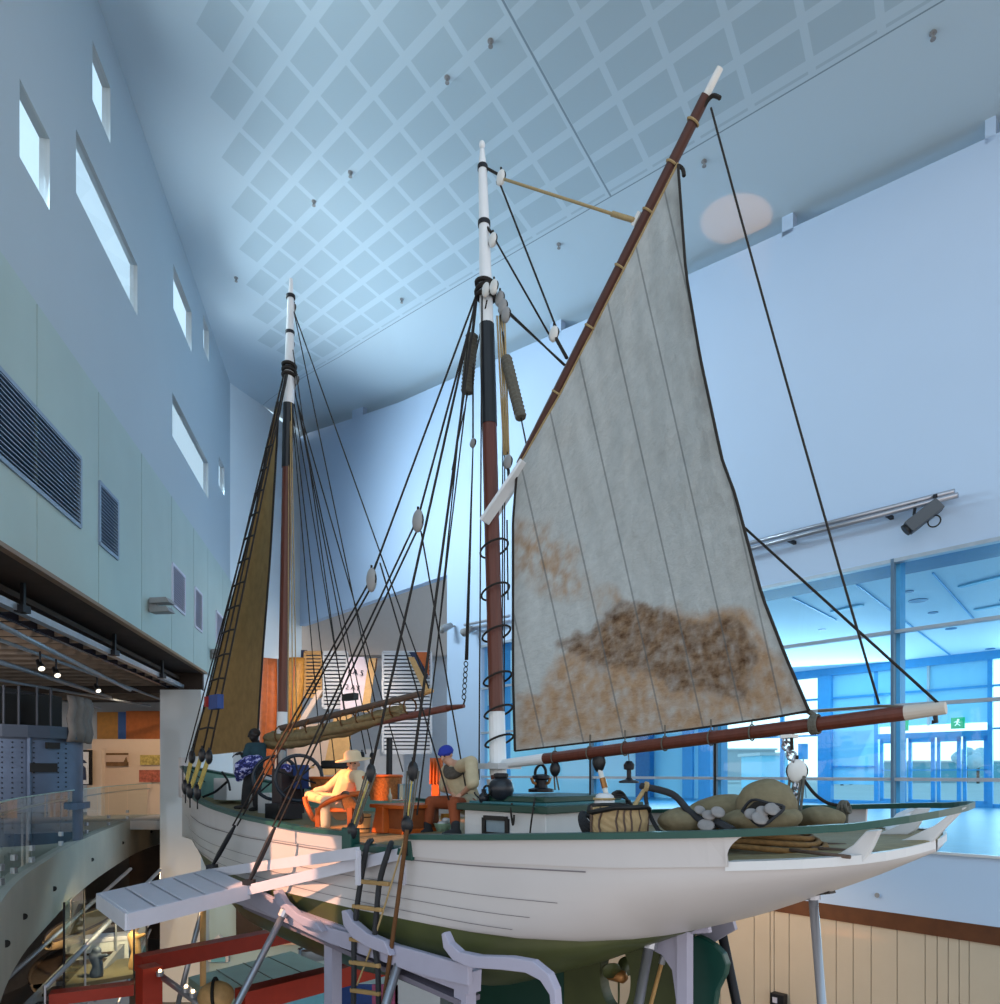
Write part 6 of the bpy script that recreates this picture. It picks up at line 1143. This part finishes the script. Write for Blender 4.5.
def boat(name, lb, a, b, wd, mat, h=.35):
    a, b = V(a), V(b); ax = (b - a); L = ax.length; ax.normalize(); sd_ = V((-ax.y, ax.x, 0)).normalized(); c = (a + b) / 2; t = thing(name, lb, 'boat', c - V((0, 0, h))); rw = []
    for i in range(17):
        s = i / 16; w_ = wd * math.sin(math.pi * (.03 + .94 * s)) ** .7; rw.append([a + ax * L * s + sd_ * w_ * math.cos(math.pi * j / 10) - V((0, 0, h * math.sin(math.pi * j / 10) * min(1, w_ / wd + .3))) for j in range(11)])
    B(MB().grid(rw), 'hull', mat, t, smooth=True, solid=.03); B(MB().tube([r[0] for r in rw], .03, 6), 'gunwale', 'old_wood', t); B(MB().tube([r[-1] for r in rw], .03, 6), 'gunwale', 'old_wood', t)
    m = MB(); m.grid([[r[0] + (r[-1] - r[0]) * j / 4 - V((0, 0, .06)) for j in range(5)] for r in rw[1:-1]]); B(m, 'deck', mat, t)
boat('canoe', 'pale cream canoe under the curved gallery edge', zpt(48, 942, -3.9), zpt(112, 905, -3.9), .5, M('canoe_cream', '#c9a87c', .6))
boat('dinghy', 'brown wooden dinghy below the pale canoe', zpt(38, 985, -4.6), zpt(92, 935, -4.6), .6, 'old_wood')
boat('rowing_skiff', 'small grey skiff hanging beyond the red beam under the cradle', zpt(300, 950, -4.6), zpt(370, 938, -4.6), .45, 'grey_light')
a = zpt(108, 935, -3.7); t = thing('display_plinth', 'white sloping display plinth under the end of the gangplank', 'plinth', (a.x, a.y, LOWER)); B(MB().bx((a.x, a.y, -3.75), .95, .5, .1, .45), 'top', 'lilac_white', t, bevel=.01); B(MB().bx((a.x, a.y, (-3.8 + LOWER) / 2), .85, .4, -3.8 - LOWER, .45), 'pedestal', 'grey_light', t)
gc = [zpt(64, 990, -4.2), zpt(134, 978, -4.2)]; t = thing('glass_case', 'tall clear glass display case above the lower left red beam', 'display case', gc[0]); dpt = V((-.5, 1.5, 0)); zc = V((0, 0, 1.7))
B(MB().hexa([gc[0], gc[1], gc[1] + dpt, gc[0] + dpt], [p + V((0, 0, .08)) for p in (gc[0], gc[1], gc[1] + dpt, gc[0] + dpt)]), 'base', M('case_floor', '#6a6450', .8), t)
for a, b in ((gc[0], gc[1]), (gc[1], gc[1] + dpt), (gc[0], gc[0] + dpt)): B(MB().add([a, b, b + zc, a + zc], [(0, 1, 2, 3)]), 'glass_side', 'glass_green', t)
for a in (gc[0], gc[1], gc[1] + dpt, gc[0] + dpt): B(MB().bar(a, a + zc, .03, .03, SN), 'corner_post', 'iron', t)
for k, (px, py, hh, mt, lb) in enumerate(((128, 975, .9, 'statue', 'golden-brown carved figure standing in the glass case'), (88, 984, .55, 'sub_steel', 'dark angular relic in the glass case'))):
    c = zpt(px, py, -4.12) + V((-.12, .5, 0)); m = MB(); limb(m, [c + V((0, 0, .06)), c + V((.03, 0, hh * .4)), c + V((-.03, 0, hh * .75))], [.13, .1, .12]); m.ball(c + V((0, 0, hh * .95)), .09); limb(m, [c + V((-.03, 0, hh * .7)), c + V((.22, -.05, hh * .8))], [.06, .04]); fuse(m, 'museum_relic', mt, None, .02, 1, lb=lb, cat='exhibit')
for k, (x0, y0, x1, y1, z) in enumerate(((95, 1000, 140, 925, -4.6), (118, 1004, 150, 930, -4.6), (40, 1000, 70, 960, -5.0))):
    m = MB(); m.tube([zpt(x0, y0, z), zpt(x1, y1, z)], .04, 8); B(m, 'leaning_pole', 'steel', lb=['pale pole leaning inside the lower hall left of the red post', 'pale pole leaning closest to the red post', 'short pale pole low beside the stair'][k], cat='pole', group='pale poles in the lower hall', smooth=True)
for k, (x0, y0, x1, y1, z, r, mt, lb) in enumerate(((181, 992, 203, 906, -3.0, .05, 'steel', 'steel strut slanting up to a lamp below the gangplank'), (203, 1004, 203, 906, -2.9, .06, 'tan_wood', 'upright tan post below the gangplank'))):
    m = MB(); a, b = P(x0, y0, 13.5), P(x1, y1, 13.5); m.tube([a + (a - b) * .6, b], r, 8); B(m, 'lamp_strut', mt, lb=lb, cat='post', smooth=True)
c = P(195, 908, 13.4); t = thing('flood_lamp', 'small lit flood lamp just under the gangplank', 'lamp', c); B(MB().lathe([(.07, 0), (.1, .12)], c + V((0, .05, 0)), (0, 1, 0), 12), 'housing', 'block_grey', t); B(MB().ball(c, .045), 'bulb', 'bulb', t, smooth=True)
for k, (x0, y0, x1, y1, mt, lb) in enumerate(((236, 893, 262, 935, 'gallery_dark', 'dark glazed panel on the lower pale wall under the hull'), (270, 905, 300, 945, 'pink_beige', 'pale beige panel on the lower wall behind the slanting prop'), (330, 985, 372, 1015, 'blue_marker', 'blue display panel behind the rope ladder'), (372, 985, 398, 1006, M('magenta', '#9a4a6a', .6), 'magenta display panel behind the pale prop'), (395, 975, 440, 1020, 'grey_light', 'pale curved display panel at the lower edge below the cradle'))):
    Y = 22.9 if k < 2 else 16; B(wr(x0, y0, x1, y1, Y, .08), 'exhibit_board', mt, lb=lb, cat='panel')
t = thing('house_model', 'small pale gabled house-shaped display on the lower wall', 'model', P(220, 955, 22.5)); B(MB().prism([P(x, y, 22.7) for x, y in ((208, 962), (228, 962), (228, 944), (218, 935), (208, 944))], V((0, .12, 0))), 'gable', 'white_paint', t); B(MB().prism([P(x, y, 22.66) for x, y in ((211, 962), (225, 962), (225, 946), (218, 940), (211, 946))], V((0, .05, 0))), 'gable_panel', 'turquoise', t)
# ================================================================== SAIL GALLERY SEEN BEYOND THE BOW
Yg = 33.6
def up(lb, pts, mt, nm, cat, Y=Yg, th=.25, grp=None, **k): return B(MB().prism([P(x, y, Y) for x, y in pts], V((0, th, 0))), nm, mt, lb=lb, cat=cat, group=grp, **k)
up('navy banner left of the orange hull', ((256, 650), (270, 650), (268, 690), (256, 690)), 'navy', 'hanging_banner', 'banner', 34.1, .05); up('navy banner between the orange and the ochre hull', ((278, 650), (292, 650), (288, 720), (278, 720)), 'navy', 'hanging_banner', 'banner', 34.1, .05); up('navy banner right of the ochre hull', ((301, 650), (307, 650), (303, 690), (300, 690)), 'navy', 'hanging_banner', 'banner', 34.1, .05)
def upright_hull(lb, x0, y0, x1, y1, w0, w1, mt, Y=33.2):
    t = thing('upright_hull', lb, 'boat hull', P(x1, y1, Y), 'hulls standing on end'); rw = []
    for i in range(13):
        s = i / 12; x = x0 + (x1 - x0) * s; w_ = (w0 + (w1 - w0) * s) * (.72 + .28 * math.sin(math.pi * min(1, .2 + s * .8))); a = P(x, y0 + (y1 - y0) * s, Y); ww = w_ / F * Y; rw.append([a + V((-ww * math.cos(math.pi * j / 10), -ww * .7 * math.sin(math.pi * j / 10), 0)) for j in range(11)])
    B(MB().grid(rw), 'shell_planking', mt, t, smooth=True, solid=.05); B(MB().tube([r[5] for r in rw], .05, 6), 'keel_strip', 'orange_wood', t)
upright_hull('bright orange wooden hull standing on end behind the bow figure', 270, 658, 267, 775, 7.5, 9, 'orange_wood'); upright_hull('ochre wooden hull standing on end right of the orange one', 297, 658, 291, 740, 8, 9, 'ochre_wood')
def louvre(lb, x0, y0, x1, y1, n, mt, fr, Y=Yg):
    t = thing('louvred_screen', lb, 'screen', P((x0 + x1) / 2, y1, Y), 'louvred screens in the sail gallery'); m = MB()
    for k in range(n):
        y = y0 + (y1 - y0) * (k + .5) / n; a, b = P(x0, y, Y), P(x1, y, Y); m.bx(((a.x + b.x) / 2, Y, a.z), b.x - a.x, .05, .62 * (y1 - y0) / n / F * Y)
    B(m, 'slats', mt, t); a, b = P(x0, y1, Y), P(x1, y0, Y); m = MB()
    for (p, q) in (((x0, y0), (x1, y0)), ((x1, y0), (x1, y1)), ((x1, y1), (x0, y1)), ((x0, y1), (x0, y0))): m.bar(P(*p, Y), P(*q, Y), .1, .12, (0, 1, 0))
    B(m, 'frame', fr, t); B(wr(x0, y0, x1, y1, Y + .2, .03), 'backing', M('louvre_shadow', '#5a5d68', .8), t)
louvre('brown louvred screen beside the ochre hull', 305, 652, 322, 697, 13, 'tan_wood', 'tan_wood'); louvre('white louvred screen between brown screen and lettered sail', 323, 652, 347, 708, 15, 'white_paint', 'white_paint'); louvre('large white louvred screen right of the lettered sail', 383, 652, 431, 753, 27, 'white_paint', 'white_paint')
sp_ = thing('racing_sail', 'pinkish white racing sail with dark letters hanging behind the furled mainsail', 'sail', P(358, 720, 33.3)); B(MB().prism([P(x, y, 33.3) for x, y in ((349, 657), (364, 657), (369, 675), (365, 712), (340, 712), (341, 690))], V((0, .05, 0))), 'sail_cloth', M('sail_pink', '#e3d3dc', .8, var=.03), sp_)
def text3d(s, loc, size, mat, parent, rot=0.0, nm='letters'):
    cu = bpy.data.curves.new('t', 'FONT'); cu.body = s; cu.size = size; cu.extrude = .01; o = bpy.data.objects.new('t', cu); COL.objects.link(o); dg = bpy.context.evaluated_depsgraph_get(); me = bpy.data.meshes.new_from_object(o.evaluated_get(dg)); bpy.data.objects.remove(o)
    mat3 = Matrix.Rotation(rot, 3, 'Y') @ Matrix(((1, 0, 0), (0, 0, -1), (0, 1, 0))); mb = MB(); mb.v = [V(loc) + mat3 @ v.co for v in me.vertices]; mb.f = [tuple(p.vertices) for p in me.polygons]; return B(mb, nm, mat, parent)
text3d('KA 5', P(347.5, 673, 33.2), .36, 'ink', sp_, .18); text3d('2 AY', P(345, 689, 33.2), .34, 'ink', sp_, .12)
for lb, pts, mt in (('broad tan spar slanting behind the furled main gaff', ((369, 658), (376, 658), (369, 712), (361, 712)), 'tan_wood'), ('dark orange spar slanting beside the lettered sail', ((369, 658), (377, 658), (376, 668), (373, 680), (370, 668)), 'plank_brown'), ('tan spar leaning right of the large louvred screen', ((408, 657), (414, 657), (430, 690), (424, 692)), 'tan_wood'), ('pale tan spar standing between deck crowd and screens', ((318, 690), (323, 690), (304, 722), (298, 722)), 'pink_beige'), ('tan board standing behind the reclining figure', ((335, 712), (352, 708), (348, 775), (322, 775)), 'tan_wood')): up(lb, pts, mt, 'display_spar', 'spar', 33.0 + (.18 if mt == 'plank_brown' else 0), .12)
up('orange triangular pennant at the edge of the sail gallery', ((416, 652), (429, 652), (429, 676)), 'orange_wood', 'pennant', 'pennant', 33.4, .04); up('navy triangular pennant beside the orange one', ((409, 652), (417, 652), (428, 676), (426, 680)), 'navy', 'pennant', 'pennant', 33.45, .04)
up('beige low display wall behind the pump wheels', ((272, 726), (345, 722), (345, 800), (272, 800)), 'pink_beige', 'display_wall', 'display wall', 33.9, .3); up('white display block between pump and louvred screen', ((284, 712), (300, 712), (300, 730), (284, 730)), 'white_paint', 'display_block', 'display', 33.3, .2)
# ================================================================== FIXTURES ON THE LONG WALL
t = thing('light_track', 'twin-rail lighting track high on the white wall right of the sail', 'light track', W(850, 4.9, .2))
for py0, py1, o_ in ((556, 494.5, .22), (563, 499.5, .32)): B(MB().tube([Wp(715, py0 - 1, o_), Wp(958 if py1 < 497 else 963, py1, o_)], .055, 8), 'rail', 'steel', t, smooth=True)
for px, py in ((795, 543), (892, 518), (940, 500)): B(MB().bar(Wp(px, py, .0), Wp(px, py, .3), .07, .07), 'bracket', 'iron', t)
c = Wp(931, 522, .45); t = thing('wall_projector', 'grey box projector lamp hanging under the lighting track', 'projector', c); ax = (Wp(914, 537, .7) - Wp(942, 509, .45)).normalized(); B(MB().bar(c - ax * .34, c + ax * .34, .25, .25), 'housing', M('projector_grey', '#4d545c', .5), t, bevel=.02); B(MB().lathe([(.11, .34), (.12, .39), (.09, .39)], c, ax, 16), 'lens_ring', 'black', t); B(MB().bar(Wp(921, 507, .3), Wp(921, 520, .4), .05, .03), 'yoke', 'iron', t); B(MB().bar(Wp(940, 503, .3), Wp(939, 514, .35), .04, .03), 'yoke', 'iron', t); B(MB().ring(Wp(941, 526, .4), WN, .11, .014, 20, 6), 'cable_loop', 'black', t)
t = thing('light_track', 'short lighting track at the end of the wall left of the mizzen mast', 'light track', W(490, 5, .2))
for y0, y1 in ((626, 617), (630, 622)): B(MB().tube([Wp(470, y0, .25), Wp(515, y1, .25)], .05, 8), 'rail', 'steel', t)
for lb, px, py in (('grey spotlight on the wall edge left of the thin halyards', 455, 629), ('grey spotlight just left of the mizzen mast', 477, 632)):
    c = Wp(px, py, .4); t = thing('wall_spotlight', lb, 'spotlight', c, 'spotlights at the wall edge'); B(MB().lathe([(.1, -.25), (.14, .2), (.14, .25)], c, (-.6, -.5, -.4), 12), 'lamp_head', 'block_grey', t, smooth=True); B(MB().bar(c, Wp(px, py - 3, .0), .06, .06), 'arm', 'block_grey', t)
c = Wp(782, 998, .15); t = thing('wall_box', 'small dark wall box on the beige boarding at the lower edge', 'wall box', c); B(MB().box(c, WD * .16, WN * .1, V((0, 0, .14))), 'case', 'iron', t, bevel=.01); B(MB().box(c + WN * .11 + WD * .04, WD * .05, WN * .02, V((0, 0, .06))), 'pale_plate', 'lilac_white', t)
c = Wp(878, 895, .03); B(MB().lathe([(.05, 0), (.05, .03)], c, WN, 10), 'wall_stud', 'block_grey', lb='small round stud on the pale wall right of the stern', cat='stud')
# ================================================================== LIGHT
def spot(nm, loc, tgt, en, col, deg, blend, r=.05):
    l = bpy.data.lights.new(nm, 'SPOT'); l.energy = en; l.color = col; l.spot_size = R(deg); l.spot_blend = blend; l.shadow_soft_size = r; o = bpy.data.objects.new(nm, l); COL.objects.link(o); o.location = loc; o.rotation_euler = (V(tgt) - V(loc)).to_track_quat('-Z', 'Y').to_euler(); return o
def area(nm, loc, tgt, sx_, sy_, en, col):
    l = bpy.data.lights.new(nm, 'AREA'); l.shape = 'RECTANGLE'; l.size = sx_; l.size_y = sy_; l.energy = en; l.color = col; o = bpy.data.objects.new(nm, l); COL.objects.link(o); o.location = loc; o.rotation_euler = (V(tgt) - V(loc)).to_track_quat('-Z', 'Y').to_euler(); return o
exec(LIGHTS)
